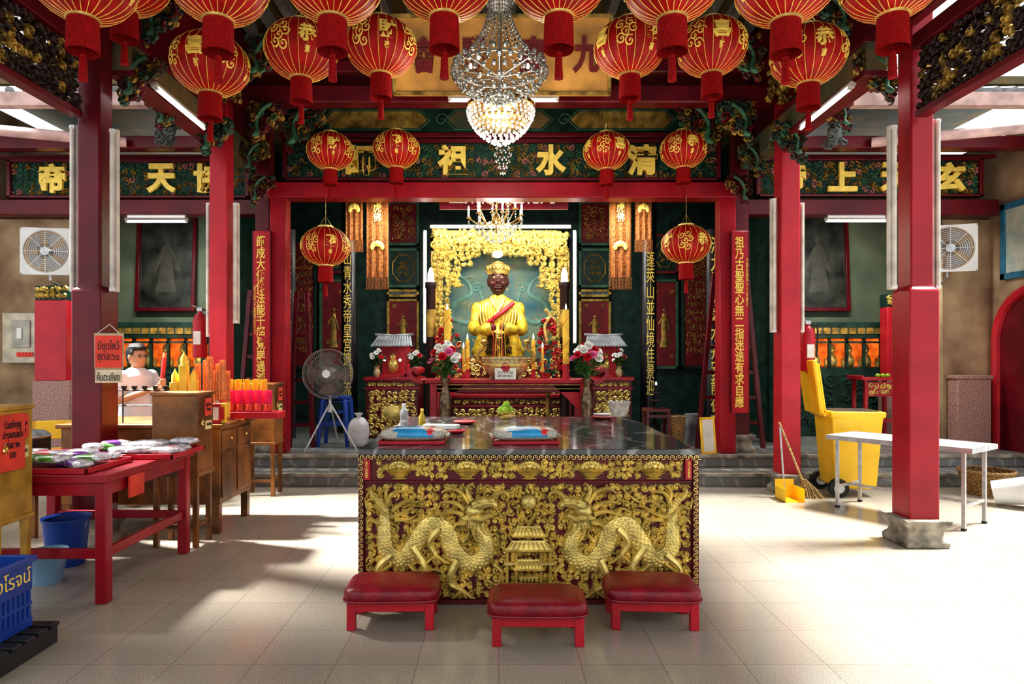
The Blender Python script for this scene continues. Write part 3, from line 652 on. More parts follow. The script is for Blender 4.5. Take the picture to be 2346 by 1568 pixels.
def bouquet(x,y,z,h,n,spread,seed,vase='bronze'):
    rng=random.Random(seed)
    if vase=='bronze':
        t=thing('flower_vase','tall bronze floor vase holding mixed cut flowers','vase',(x,y,.3));H0=z-.3
        part(MB().lathe([(.1,0),(.11,.03),(.05,.08),(.04,.2),(.06,.4),(.08,.6),(.075,.7),(.045,.8),(.04,.86),(.075,H0),(.07,H0),(.04,H0-.04),(.001,H0-.05)],n=24),'vase',bronze,t)
    else:
        t=thing('flower_vase','small altar vase with white flowers','vase',(x,y,z-.16));H0=.16
        part(MB().lathe([(.03,0),(.05,.04),(.055,.08),(.03,.13),(.045,.16),(.04,.16),(.02,.12),(.001,.12)],n=16),'vase',cream,t)
    m=MB()
    for i in range(n*2):
        a=rng.random()*6.28;q=rng.uniform(.3,1)*spread;zz=H0+rng.uniform(.15,.75)*h
        ex,ey=q*cos(a),q*sin(a)
        m.tube([(0,0,H0-.05),(ex*.4,ey*.4,H0+(zz-H0)*.6),(ex,ey,zz)],.004,4)
        for k in(.5,.75,1):
            bx,by,bz=ex*k,ey*k,H0+(zz-H0)*k;b=rng.random()*6.28;l=.09
            m.add([(bx,by,bz),(bx+l*.5*cos(b)-.02*sin(b),by+l*.5*sin(b)+.02*cos(b),bz+.03),(bx+l*cos(b),by+l*sin(b),bz+.01),(bx+l*.5*cos(b)+.02*sin(b),by+l*.5*sin(b)-.02*cos(b),bz+.02)],[(0,1,2,3)])
    part(m,'foliage',leaf,t,kind='stuff')
    for i in range(n):
        a=i*2.4;q=math.sqrt((i+.5)/n)*spread;zz=H0+h*(1-.5*(q/spread)**2)+rng.uniform(-.03,.03)
        c=(0,1,0,2,0,1,0)[i%7];o=put(fl[c],'flower',t,(q*cos(a),q*sin(a),zz),(0,0,0),label=('white bloom','red bloom','pink bloom')[c])
        o.rotation_euler=(.7*sin(a)*-1+.5,.6*cos(a),0)
        o.scale=(1.25,)*3 if vase=='bronze' else (.85,)*3
bouquet(wx(1020,8.35),8.35,1.235,.42,20,.18,1);bouquet(wx(1345,8.35),8.35,1.235,.42,20,.18,2)
for i,px in enumerate((862,950,1372,1420)): bouquet(wx(px,9.8),9.85,1.37,.24,8,.1,10+i,'s')

# ================= statue
SX,SY=wx(1141,10.3),10.32
t=thing('deity_statue','seated dark faced deity statue in golden robe','statue',(SX,SY,1.5))
m=MB()
kx=.76
m.loft([(0,.05,0,.5*kx,.28),(0,.02,.12,.54*kx,.3),(0,.05,.28,.48*kx,.28),(0,.08,.4,.38*kx,.22),(0,.1,.6,.4*kx,.19),(0,.1,.76,.48*kx,.19),(0,.1,.86,.48*kx,.16),(0,.1,.93,.26*kx,.13),(0,.08,1.0,.12*kx,.1)],36)
for s in(-1,1):
    m.tube(sm([(s*.3,.08,.84),(s*.35,.02,.66),(s*.37,-.08,.45),(s*.24,-.26,.42),(s*.1,-.29,.45)],4),[.09+.015*sin(i) for i in range(17)],12)
    m.loft([(s*.26,-.24,.02,.12,.04),(s*.24,-.24,.25,.11,.07),(s*.2,-.24,.42,.09,.07)],12)
    m.sph((s*.24,-.12,.1),(.18,.17,.12),14,8)
part(m,'golden_robe',robe,t)
m=MB()
for s in(-1,1):
    for k in range(6):
        m.tube(sm([(s*(.12+.035*k),-.05+.015*k,.9-.01*k),(s*(.1+.045*k),-.1+.01*k,.68),(s*(.05+.05*k),-.13+.012*k,.5)],4),.012,6)
    for k in range(5): m.tube(sm([(s*(.27+.02*k),-.17+.06*k,.2+.14*k),(s*(.36),-.14+.04*k,.24+.13*k),(s*.4,-.02,.3+.12*k)],4),.01,6)
    m.tube(sm([(s*.11,-.03,.95),(s*.06,-.1,.82),(-s*.05,-.12,.66)],4),.022,6)
part(m,'robe_folds',gold,t)
part(MB().tube(sm([(.24,-.04,.86),(.1,-.13,.74),(-.04,-.155,.63),(-.18,-.1,.52)],5),.035,8),'red_sash',redb,t)
m=MB().scrolls(-.2,.2,.05,.38,-.27,.07,.012,.03);part(m,'robe_embroidery',M('black_gold',(.05,.03,.01),.4),t)
m=MB().tube([(0,.06,.93),(0,.05,1.08)],[.08,.08],12)
m.loft([(0,.03,1.0,.05,.06),(0,.01,1.04,.1,.12),(0,0,1.12,.14,.15),(0,0,1.22,.15,.16),(0,0,1.3,.145,.16),(0,.01,1.37,.12,.13),(0,.01,1.4,.05,.06)],24)
m.sph((0,-.165,1.19),(.032,.04,.035),10,6)
m.tube([(0,-.14,1.28),(0,-.17,1.2)],[.015,.025],8)
for s in(-1,1):
    m.sph((s*.15,.02,1.2),(.025,.04,.08),8,6);m.sph((s*.08,-.12,1.16),(.045,.04,.04),10,6)
    m.tube([(s*.025,-.15,1.29),(s*.07,-.155,1.305),(s*.12,-.12,1.285)],[.01,.014,.007],6)
m.tube([(-.06,-.14,1.11),(0,-.16,1.115),(.06,-.14,1.11)],[.008,.015,.008],8);m.tube([(-.05,-.135,1.09),(0,-.153,1.085),(.05,-.135,1.09)],[.007,.014,.007],8)
m.sph((0,-.11,1.04),(.06,.05,.035),10,6)
part(m,'face',bface,t)
for s in(-1,1): part(MB().sph((s*.062,-.146,1.25),(.022,.01,.009),10,6),'eye',goldb,t)
part(MB().sph((-.08,-.33,.46),(.06,.05,.055),10,6).sph((.08,-.33,.46),(.06,.05,.055),10,6),'hands',bface,t)
m=MB().lathe([(.165,1.3),(.175,1.34),(.17,1.37),(.14,1.38),(.15,1.42),(.14,1.46),(.1,1.47),(.09,1.5),(.03,1.52),(.001,1.53)],n=20)
for k in range(9):
    a=-pi+k*pi/8;m.sph((.165*cos(a),.165*sin(a),1.4),(.025,.02,.05),8,5)
part(m,'crown',goldo,t)
t=thing('dragon_mural','blue and green mural with writhing pale dragons','mural',(.02,11.25,1.2))
part(MB().box(-1.05,1.05,0,.04,0,2.3),'mural_board',mblue,t)
def mural_dragon(s):
    m=MB();P=sm([(s*.95,1.75),(s*.6,1.65),(s*.5,1.4),(s*.75,1.25),(s*.85,1.0),(s*.55,.9),(s*.3,1.15),(s*.35,1.45)],6);m.rel(P,[.015+.035*sin(pi*i/len(P)) for i in range(len(P))],0,.02)
    for i in range(0,len(P),2): m.rel([P[i],(P[i][0]+.05,P[i][1]+.06)],[.01,.003],0,.015)
    m.swirl(s*.4,1.5,.1,.02,0,.02);return m
for s in(-1,1): part(mural_dragon(s),'painted_dragon',M('pale_celadon%d'%s,(.16,.32,.25),.5),t)
m=MB()
for k in range(34): m.swirl(RN.uniform(-.95,.95),RN.uniform(.6,2.2),.07,.015,0,.008,1.2,RN.random()*6)
part(m,'painted_clouds',M('cloud_cream',(.36,.36,.22),.6),t,kind='stuff')
t=thing('gilded_arch','gilded carved arch framing the shrine','shrine frame',(.02,10.78,.9))
m=MB();m.scrolls(-1.12,-.82,0.1,2.68,0,.1,.02,.06);m.scrolls(.82,1.12,0.1,2.68,0,.1,.02,.06);m.scrolls(-1.1,1.1,2.26,2.68,-.0,.1,.02,.06)
for s in(-1,1): m.scrolls(min(s*.45,s*.9),max(s*.45,s*.9),2.1,2.3,0,.1,.02,.06);m.scrolls(min(s*.64,s*.9),max(s*.64,s*.9),1.75,2.1,0,.1,.02,.06)
for k in range(70): m.swirl(RN.uniform(-1.1,1.1),RN.uniform(2.3,2.7),.08,.018,-.04,.05,1.2,RN.random()*6)
part(m,'gilded_carving',gold,t,kind='stuff')
part(MB().box(-1.14,-.94,.01,.08,0,2.7).box(.94,1.14,.01,.08,0,2.7).box(-1.14,1.14,.01,.08,2.36,2.7),'backing',goldo,t)
def lamp_tube(p0,p1,lit=True,label='lit white fluorescent tube lamp',w=.03,side=(0,1,0),grp='fluorescent tube lamps'):
    p0=Vector(p0);p1=Vector(p1);c=(p0+p1)/2;t=thing('fluorescent_lamp',label,'lamp',c,0,grp)
    a=p0-c;b=p1-c;s=Vector(side)*w*1.1
    part(MB().tube([a,b],w*.5,10),'tube',tube if lit else batten,t)
    d=(b-a).normalized();n=d.cross(Vector(side)).normalized()*w*.9
    vs=[];q=Vector(side)*w
    for e in(a-d*.02,b+d*.02):
        for k in(q*.5+n,q*.5-n,q*1.8-n,q*1.8+n): vs.append(e+k)
    part(MB().add(vs,[(0,1,2,3),(7,6,5,4),(0,4,5,1),(1,5,6,2),(2,6,7,3),(3,7,4,0)]),'batten',batten,t,bevel=.003)
    for e in(a,b): part(MB().add([e+x for x in(n*.6-q*.4-d*.015,-n*.6-q*.4-d*.015,-n*.6+q-d*.015,n*.6+q-d*.015,n*.6-q*.4+d*.015,-n*.6-q*.4+d*.015,-n*.6+q+d*.015,n*.6+q+d*.015)],[(0,1,2,3),(7,6,5,4),(0,4,5,1),(1,5,6,2),(2,6,7,3),(3,7,4,0)]),'end_cap',white,t)
    return t
lamp_tube((-1.1,10.6,3.63),(1.15,10.6,3.63));lamp_tube((-1.2,10.6,1.75),(-1.2,10.6,3.55));lamp_tube((1.23,10.6,1.75),(1.23,10.6,3.55))
lamp_tube((-.54,7.2,4.33),(.64,7.2,4.33),side=(0,0,1))
lamp_tube((-2.0,9.2,3.72),(-.85,9.2,3.72),side=(0,0,1));lamp_tube((.82,9.2,3.72),(2.05,9.2,3.72),side=(0,0,1))
lamp_tube((-2.93,5.6,3.8),(-2.93,6.5,3.78),side=(-.5,0,1));lamp_tube((3.0,5.6,3.8),(3.0,6.5,3.78),side=(.5,0,1))
lamp_tube((-5.0,8.8,3.33),(-4.2,8.8,3.33),side=(0,0,1));lamp_tube((4.4,8.8,3.34),(5.2,8.8,3.34),side=(0,0,1))
L0='unlit white fluorescent batten mounted on a column'
for x,y,z0,z1 in((-3.42,5.25,2.05,3.35),(-3.1,5.25,2.05,3.32),(3.17,5.25,2.07,3.35),(3.52,5.25,2.07,3.4),(-3.22,7.25,1.75,3.2),(-2.92,7.25,1.9,3.2),(3.05,7.25,1.8,3.25),(3.36,7.25,1.8,3.2)):
    lamp_tube((x,y,z0),(x,y,z1),False,L0,.036,(0,.8,0),'unlit column lamps')

# ================= back wall fittings
def panel(x0,x1,z0,z1,y,field,frame,motif,label):
    t=thing('wall_panel',label,'panel',((x0+x1)/2,y,z0),0);w=(x1-x0)/2;h=z1-z0
    part(MB().box(-w+.04,w-.04,-.02,.03,.04,h-.04),'field',field,t)
    part(MB().box(-w,w,-.05,.03,0,.05).box(-w,w,-.05,.03,h-.05,h).box(-w,-w+.05,-.05,.03,0,h).box(w-.05,w,-.05,.03,0,h),'frame',frame,t,bevel=.006)
    m=MB()
    if motif=='figure':
        m.bump(0,h*.66,.03,.035,-.02,.015);m.rel([(0,h*.62),(0,h*.5),(0,h*.36),(0,h*.24)],[.03,.055,.05,.08],-.02,.02);m.rel(sm([(-.1,h*.5),(-.05,h*.56),(0,h*.58),(.05,h*.54),(.09,h*.44)],3),.014,-.03,.015)
        for k in(-1,1): m.swirl(k*.08,h*.3,.05,.008,-.02,.01);m.swirl(k*w*.55,h*.14,.04,.008,-.02,.01);m.swirl(k*w*.55,h*.86,.04,.008,-.02,.01)
    elif motif=='oct':
        P=[(w*.7*cos(pi/8+k*pi/4),h/2+h*.36*sin(pi/8+k*pi/4)) for k in range(9)];m.rel(P,.015,-.02,.02);m.scrolls(-w*.35,w*.35,h*.3,h*.7,-.02,.09,.01,.02)
    else:
        m.scrolls(-w*.7,w*.7,h*.12,h*.88,-.02,.13,.01,.012)
    part(m,'painted_motif',goldo,t);return t
redh=M('hall_dark_red',(.2,.014,.018),.45,spec=.3)
for s in(-1,1):
    panel(*sorted((s*1.42,s*2.0)),2.75,3.45,11.7,greend,green,'oct','dark panel with octagonal gilt window motif') 
    panel(*sorted((s*1.42,s*2.0)),1.6,2.55,11.7,redh,goldo,'figure','dark red panel with small gilt figure')
    panel(*sorted((s*1.42,s*2.0)),2.58,2.72,11.7,bluef,goldo,'s','slim blue painted panel with gilt scrolls')
    panel(*sorted((s*1.42,s*2.0)),3.5,4.3,11.7,redh,green,'s','dark red upper panel with gilt scrolls')
    panel(*sorted((s*2.7,s*3.2)),1.3,2.9,11.7,redh,green,'figure','dark red door panel with gilt figure')
    panel(*sorted((s*2.7,s*3.2)),3.0,3.7,11.7,greend,redh,'oct','green panel with gilt octagon motif')
    panel(*sorted((s*3.25,s*3.8)),1.3,3.6,11.7,redh,greend,'s','dark red panel with gilt scrolls')
    t=thing('column','black lacquered round column with gilded couplet','column',(s*2.42,10.6,.3));part(MB().lathe([(.2,0),(.2,.12),(.13,.15),(.13,4.7)],n=24),'shaft',black,t)
    text(V('山青水秀帝皇宮邊湖流' if s<0 else '蓬萊山並仙境佳景迎'),.13,2.3,t,(0,-.14,1.75),goldb,.006,.0)
    t=thing('couplet_board','black curved board with gold brush characters','signboard',(s*3.03+(0.06 if s>0 else 0),9.35,.35),0,'black couplet boards')
    m=MB();vs=[];n=9
    for z in(0,2.98):
        for i in range(n): a=-1+2*i/(n-1);vs.append((.125*a,-.05*(1-a*a),z))
        for i in range(n): a=1-2*i/(n-1);vs.append((.125*a,-.05*(1-a*a)+.02,z))
    N2=2*n;m.add(vs,[(i,(i+1)%N2,N2+(i+1)%N2,N2+i) for i in range(N2)]+[tuple(range(N2-1,-1,-1)),tuple(N2+i for i in range(N2))]);part(m,'board',black,t)
    text(V('祖德流芳千秋岸護家佳' if s<0 else '清九泥映湖水戎安龍德在'),.16,2.75,t,(0,-.056,1.5),goldb,.006,.01)
    for x,w,z0,lab in((s*1.78,.32,2.5,'orange embroidered temple banner with gold lotus'),(s*2.12,.25,3.05,'orange hanging temple banner with fringe')):
        t=thing('hanging_banner',lab,'banner',(x,9.6,z0),0,'orange temple banners');hh=4.05-z0
        m=MB();vs=[]
        for j in range(2):
            for i in range(13): vs.append((-w/2+w*i/12,.015*sin(i*1.6),.18+j*(hh-.18)))
        m.add(vs,[(i,i+1,14+i,13+i) for i in range(12)]);part(m,'cloth',orangec,t)
        m=MB()
        for i in range(16): m.tube([(-w/2+w*i/15,0,.18),(-w/2+w*i/15,0,0)],.006,4)
        part(m,'fringe',orangec,t,kind='stuff')
        m=MB()
        for k in range(7): a=pi*k/6;m.bump(.07*cos(a)*w*3.3,.62+.05*sin(a),.03,.045,-.02,.01)
        m.bump(0,.67,.035,.05,-.02,.02);part(m,'lotus',goldb,t);part(MB().tube([(-w/2-.03,0,hh),(w/2+.03,0,hh)],.015,8),'rod',redd,t)
        if w>.3: text('龍\n虎\n佛',.12,.42,t,(0,-.025,1.2),goldb,.004,.01)
    x=s*1.63;t=thing('small_shrine','small red shrine with grey tiled roof','shrine',(x,10.0,1.212))
    part(MB().box(-.24,.24,0,.4,0,.04).box(-.22,-.19,0,.03,0,.45).box(.19,.22,0,.03,0,.45).box(-.22,.22,.36,.4,0,.5),'shrine_body',redb,t)
    m=MB().add([(-.32,-.08,.46),(.32,-.08,.46),(.26,.2,.62),(-.26,.2,.62),(-.32,.45,.46),(.32,.45,.46)],[(0,1,2,3),(3,2,5,4)])
    for i in range(14): xx=-.29+i*.0446;m.tube([(xx,-.09,.465),(xx*.83,.2,.625)],.014,5)
    m.tube([(-.3,.2,.65),(0,.2,.63),(.3,.2,.65)],.02,6);part(m,'tiled_roof',tilem,t)
    part(MB().sph((0,.1,.16),(.08,.07,.12),10,7).sph((0,.08,.31),.05,10,7),'small_idol',gold,t)
    for k in(-.12,.12): part(MB().sph((k,.0,.25),.022,8,5),'lit_bulb',bulb,t)
t=thing('plaque','dark red plaque with pale characters','signboard',(.05,9.9,3.74));part(MB().box(-.95,1.0,-.02,.03,0,.42),'board',redd,t,bevel=.01)
text('王太祀宮皇化九',1.6,.24,t,(0,-.03,.2),paper,.006,.02)
for s in(-1,1):
    x0,x1=sorted((s*4.0,s*6.1));t=thing('shrine_cabinet','dark green shrine cabinet with glowing gilded figures','cabinet',((x0+x1)/2,10.0,.3));w=(x1-x0)/2
    part(MB().box(-w,w,0,.55,0,1.05).box(-w,w,0,.55,1.5,1.56).box(-w,w,.45,.55,1.05,1.5),'cabinet_body',greend,t,bevel=.006)
    m=MB()
    for i in range(9): x=-w+i*2*w/8;m.box(x-.018,x+.018,-.02,.03,1.05,1.52)
    m.box(-w,w,-.02,.03,1.42,1.45);part(m,'window_mullions',greend,t)
    part(MB().box(-w+.02,w-.02,.4,.44,1.06,1.5),'lit_backing',glow,t)
    m=MB()
    for i in range(8):
        x=-w+(i+.5)*2*w/8
        m.sph((x,.2,1.16),(.08,.06,.12),10,6);m.sph((x,.18,1.31),.045,8,6);m.sph((x-.08,.22,1.12),(.03,.03,.08),6,5);m.sph((x+.08,.22,1.12),(.03,.03,.08),6,5);m.lathe([(.05,1.33),(.03,1.38),(.005,1.42)],(x,.18,0),8)
    part(m,'gilded_figures',gold,t)
    m=MB()
    for i in range(16): x=-w+(i+.5)*2*w/16;m.box(x-.05,x+.05,-.05,-.03,1.56,1.66)
    part(m,'painted_tiles',goldo,t)
    part(MB().box(-w,w,-.04,.1,1.5,1.56).box(-w,w,-.06,.1,1.66,1.74),'eave',greend,t)
    m=MB();m.scrolls(-w+.05,w-.05,.1,.95,0,.22,.02,.02);part(m,'lower_panel_carving',greend,t)
    cx=s*(5.35 if s<0 else 5.15)
    t=thing('framed_painting','large dark framed painting of a robed figure','painting',(cx,10.5,2.3));t.rotation_euler=(-.06,0,0)
    part(MB().box(-.42,.42,0,.04,0,1.5),'painting',smoky,t);part(MB().box(-.48,.48,-.04,.03,-.06,0).box(-.48,.48,-.04,.03,1.5,1.56).box(-.48,-.42,-.04,.03,0,1.5).box(.42,.48,-.04,.03,0,1.5),'frame',redd,t,bevel=.008)
    m=MB().bump(0,1.1,.05,.07,0,.003);m.rel([(0,1.03),(0,.9),(0,.6),(0,.25)],[.04,.12,.11,.17],0,.004);m.rel([(-.2,.6),(-.1,.85),(0,.9),(.1,.85),(.18,.6)],.04,0,.004);part(m,'painted_figure',M('faded_robe%d'%s,(.07,.066,.05),.6),t)
# ================= lanterns
def ellz(me,R_,h,rot,elev=0):
    me=me.copy()
    for v in me.vertices:
        th=v.co.x/R_;z=v.co.y;zz=max(-.95,min(.95,(z+elev)/h));r=R_*math.sqrt(1-zz*zz)*1.02+v.co.z
        v.co=(r*sin(th+rot),-r*cos(th+rot),z+elev)
    return me
LR,LH=.3,.245
n=96;vs=[];fs=[];nv=20
for j in range(nv+1):
    ph=-1.25+2.5*j/nv
    for i in range(n):
        a=2*pi*i/n;k=1-.012*(1-abs(cos(12*a)))**2*2
        vs.append((LR*cos(ph)*cos(a)*k,LR*cos(ph)*sin(a)*k,LH*sin(ph)))
for j in range(nv):
    for i in range(n): fs.append((j*n+i,j*n+(i+1)%n,(j+1)*n+(i+1)%n,(j+1)*n+i))
me_shade=mkmesh(MB().add(vs,fs),'lantern_shade',silk)
m=MB()
for i in range(24):
    a=2*pi*(i)/24
    m.tube([(LR*1.006*cos(-1.25+2.5*j/12)*cos(a),LR*1.006*cos(-1.25+2.5*j/12)*sin(a),LH*1.006*sin(-1.25+2.5*j/12)) for j in range(13)],.0026,4)
me_ribs=mkmesh(m,'gold_ribs',goldb)
me_cap=mkmesh(MB().lathe([(.085,.215),(.1,.222),(.1,.25),(.085,.255),(.08,.25)],n=24),'top_ring',gold)
me_cap2=mkmesh(MB().lathe([(.08,-.25),(.095,-.246),(.095,-.226),(.085,-.22)],n=24),'bottom_ring',gold)
vs=[];fs=[];n=72
for j,(z,r) in enumerate(((-.24,.086),(-.32,.088),(-.39,.09),(-.445,.092))):
    for i in range(n): a=2*pi*i/n;k=1+.03*(i%2)+.02*sin(5*a)*j/3;vs.append((r*k*cos(a),r*k*sin(a),z))
for j in range(3):
    for i in range(n): fs.append((j*n+i,j*n+(i+1)%n,(j+1)*n+(i+1)%n,(j+1)*n+i))
me_skirt=mkmesh(MB().add(vs,fs),'fringe_skirt',fringe)
m=MB().tube([(0,0,-.24),(0,0,-.46)],.004,5).sph((0,0,-.465),.018,8,6).lathe([(.012,-.47),(.022,-.49),(.024,-.56),(.028,-.62)][::-1],n=12);me_tas=mkmesh(m,'tassel',fringe)
m=MB()
for k in range(4):
    rot=k*pi/2+.25
    mm=tmesh('恭喜發財'[k],.15,.16,.0015,goldb,.03);q=ellz(mm,LR,LH,rot,.03)
    m.add([tuple(v.co) for v in q.vertices],[tuple(p.vertices) for p in q.polygons])
    for z0,x0 in((0,.24),(.07,.19),(-.05,.2),(.03,.3),(.09,.27),(-.07,.27)):
        s_=MB();s_.swirl(x0,z0,.045,.006,0,.004,1.4,k,1,12)
        for v in range(len(s_.v)):
            x,y,z=s_.v[v];th=x/LR;r=LR*math.sqrt(max(.05,1-(z/LH)**2))*1.02-y;s_.v[v]=(r*sin(th+rot),-r*cos(th+rot),z)
        m.add(s_.v,s_.f)
    q=ellz(tmesh('源財福祿'[k],.045,.05,.0015,goldb,.02),LR,LH,rot,-.1)
    m.add([tuple(v.co) for v in q.vertices],[tuple(p.vertices) for p in q.polygons])
me_txt=mkmesh(m,'lettering',goldb,False)
def lantern(px,py,d,sc,top,seed):
    x,z=wx(px,d),wz(py,d);t=thing('paper_lantern','round red silk lantern with gold characters and tassel','lantern',(x,d,z),seed*1.57+RN.uniform(-.35,.35),'red festival lanterns',sc)
    for me,nm in((me_shade,'lantern_shade'),(me_ribs,'gold_ribs'),(me_cap,'top_ring'),(me_cap2,'bottom_ring'),(me_skirt,'fringe_skirt'),(me_tas,'tassel'),(me_txt,'lettering')): put(me,nm,t)
    part(MB().tube([(0,0,.24),(0,0,(top-z)/sc)],.003,5).tube([(-.08,0,.24),(0,0,.38),(.08,0,.24)],.003,5),'hanging_cord',brass,t)
for i,(px,py) in enumerate(((190,-45),(285,-50),(500,-42),(762,-45),(1018,-50),(1280,-50),(1540,-45),(1800,-40),(2045,-52))): lantern(px,py,3.95 if i!=1 else 4.6,.98,5.62,i)
for i,(px,py,r) in enumerate(((482,148,86),(690,116,82),(873,108,81),(1443,110,81),(1630,108,79),(1852,128,83))): lantern(px,py,5.3,r/86,5.62,i+3)
for i,(px,py) in enumerate(((757,347),(908,343),(1390,347),(1566,343))): lantern(px,py,7.85,.92,5.6,i+1)
lantern(746,565,8.12,1.0,3.52,2);lantern(1572,560,8.12,.98,3.52,0)

# ================= chandeliers
def beads(m,c,r,z,n,s,ph=0):
    for i in range(n): a=2*pi*i/n+ph;m.sph((c[0]+r*cos(a),c[1]+r*sin(a),z),(s,s,s*1.15),6,4)
t=thing('crystal_chandelier','large tiered crystal chandelier with strands of beads','chandelier',(wx(1144,5.5),5.5,3.66))
m=MB()
beads(m,(0,0),.17,.94,16,.018);beads(m,(0,0),.15,.88,14,.016);beads(m,(0,0),.11,.83,12,.018);beads(m,(0,0),.14,1.0,14,.018);beads(m,(0,0),.1,1.08,12,.016)
for i in range(24):
    a=2*pi*i/24
    for k in range(15):
        u=k/14;r=.09+.25*u**1.9;z=.8-.5*u;m.sph((r*cos(a),r*sin(a),z),(.0095,.0095,.014),5,4)
for i in range(20):
    a=2*pi*i/20+.1
    for k in range(6):
        u=k/5;r=.34*(1-u)+.05;z=.2-.13*math.sqrt(max(0,1-(1-u)**2))*1.2;m.sph((r*cos(a),r*sin(a),z),(.013,.013,.016),5,4)
beads(m,(0,0),.375,.3,26,.022);beads(m,(0,0),.39,.23,28,.025);beads(m,(0,0),.35,.17,26,.022);beads(m,(0,0),.29,.11,20,.02);beads(m,(0,0),.2,.06,14,.02);beads(m,(0,0),.1,.02,8,.02);m.sph((0,0,-.03),.03,8,6)
part(m,'crystal_beads',crystal,t,kind='stuff')
m=MB().tube([(0,0,.0),(0,0,1.96)],.012,8).lathe([(.1,.8),(.105,.81),(.105,.83),(.1,.84)],n=20).tube([(.36*cos(a*pi/16),.36*sin(a*pi/16),.26) for a in range(32)],.008,6,True)
for k in range(8): a=k*pi/4;m.tube([(0,0,.2),(.36*cos(a),.36*sin(a),.26)],.006,5)
part(m,'metal_frame',steel,t)
for k in range(8): a=k*pi/4;part(MB().sph((.24*cos(a),.24*sin(a),.29),(.014,.014,.025),8,5),'candle_bulb',bulb,t)
t=thing('crystal_chandelier','basket shaped crystal chandelier glowing warmly','chandelier',(wx(1147,6.7),6.6,3.66))
m=MB()
for z,r,n in((.36,.32,32),(.32,.335,34),(.285,.33,34),(.25,.32,32),(.215,.3,30),(.18,.28,28),(.145,.255,26),(.11,.22,22),(.075,.18,18),(.04,.13,13),(.01,.08,8)): beads(m,(0,0),r,z,n,.0165,z*9)
beads(m,(0,0),.2,.42,20,.013);beads(m,(0,0),.1,.46,12,.013)
part(m,'crystal_beads',M('lit_crystal',(1,.93,.75),.1,var=.45,scale=50,emit=.8,metal=.3),t,kind='stuff')
m=MB().lathe([(.32,.335),(.35,.345),(.35,.38),(.32,.39)],n=32).tube([(0,0,.3),(0,0,1.96)],.01,8).lathe([(.28,.2),(.3,.21),(.3,.22),(.28,.23)],n=28);part(m,'brass_rings',brass,t)
for k in range(6): a=k*pi/3;part(MB().sph((.15*cos(a),.15*sin(a),.25),(.03,.03,.05),8,5),'bulb',bulb,t)
t=thing('crystal_pendant','small crystal pendant of dangling beads','chandelier',(wx(1152,7.8),7.8,3.72))
m=MB().tube([(0,0,0),(0,0,1.9)],.004,5)
for z,r,n in((.35,.04,8),(.28,.08,10),(.2,.1,12),(.12,.08,10),(.05,.05,7),(-.02,.025,4)): beads(m,(0,0),r,z,n,.015,z*7)
part(m,'crystal_beads',crystal,t,kind='stuff')
t=thing('candle_chandelier','brass chandelier with crystal drops and candle bulbs','chandelier',(wx(1137,9.1),9.0,3.2))
m=MB();cr=MB()
m.tube([(0,0,0),(0,0,1.9)],.012,8).sph((0,0,.2),(.06,.06,.09),12,8)
for k in range(14):
    a=2*pi*k/14;R_=.38 if k%2 else .26;h=.32 if k%2 else .45
    m.tube(sm([(0,0,.2),(R_*.5*cos(a),R_*.5*sin(a),.12),(R_*cos(a),R_*sin(a),h-.1)],4),.009,6);m.lathe([(.03,h-.1),(.035,h-.09)],(R_*cos(a),R_*sin(a),0),10)
    part(MB().lathe([(.012,h-.09),(.012,h),(.014,h+.01),(.012,h+.04),(.001,h+.07)],(R_*cos(a),R_*sin(a),0),8),'candle_bulb',bulb,t)
    for q in range(3): cr.sph((R_*cos(a),R_*sin(a),h-.14-.04*q),(.012,.012,.018),5,4)
for z,r,n in((.1,.3,20),(.05,.25,18),(0,.2,14),(-.06,.14,10),(-.1,.07,6),(.5,.12,12),(.6,.08,8)): beads(cr,(0,0),r,z,n,.016)
part(m,'brass_arms',brass,t);part(cr,'crystal_beads',crystal,t,kind='stuff')
t=thing('pendant_bulb','small glowing crystal pendant before the statue','lamp',(wx(1140,9.7),9.75,3.04));part(MB().sph((0,0,0),(.08,.08,.05),14,8),'shade',bulb,t);part(MB().tube([(0,0,.05),(0,0,2.06)],.004,5),'cord',brass,t)

# ================= red couplet boards and easels
for s,x,txt,sub in((-1,-2.95,'師成大佛佛法能千超覺岸過滅','歲次甲子重陽吉旦立'),(1,3.0,'祖乃古聖聖心無二指迷途有求自應','中華民國四十八年重立')):
    d=8.08;z0,z1=(wz(890,d),wz(527,d)) if s<0 else (wz(948,d),wz(527,d))
    t=thing('couplet_board','red lacquered board with gold brush characters','signboard',(x,8.18,z0),0,'red couplet boards')
    part(MB().box(-.11,.11,-.04,.0,0,z1-z0),'board',redb,t,bevel=.006);part(MB().box(-.115,-.105,-.045,.0,0,z1-z0).box(.105,.115,-.045,.0,0,z1-z0),'edge',redd,t)
    text(V(txt),.115,(z1-z0)*.94,t,(-.01,-.042,(z1-z0)/2),goldb,.004,.02)
    text(V(sub),.03,.6,t,(.085 if s>0 else -.085,-.042,(z1-z0)*(.72 if s>0 else .5)),goldb,.002,.0)
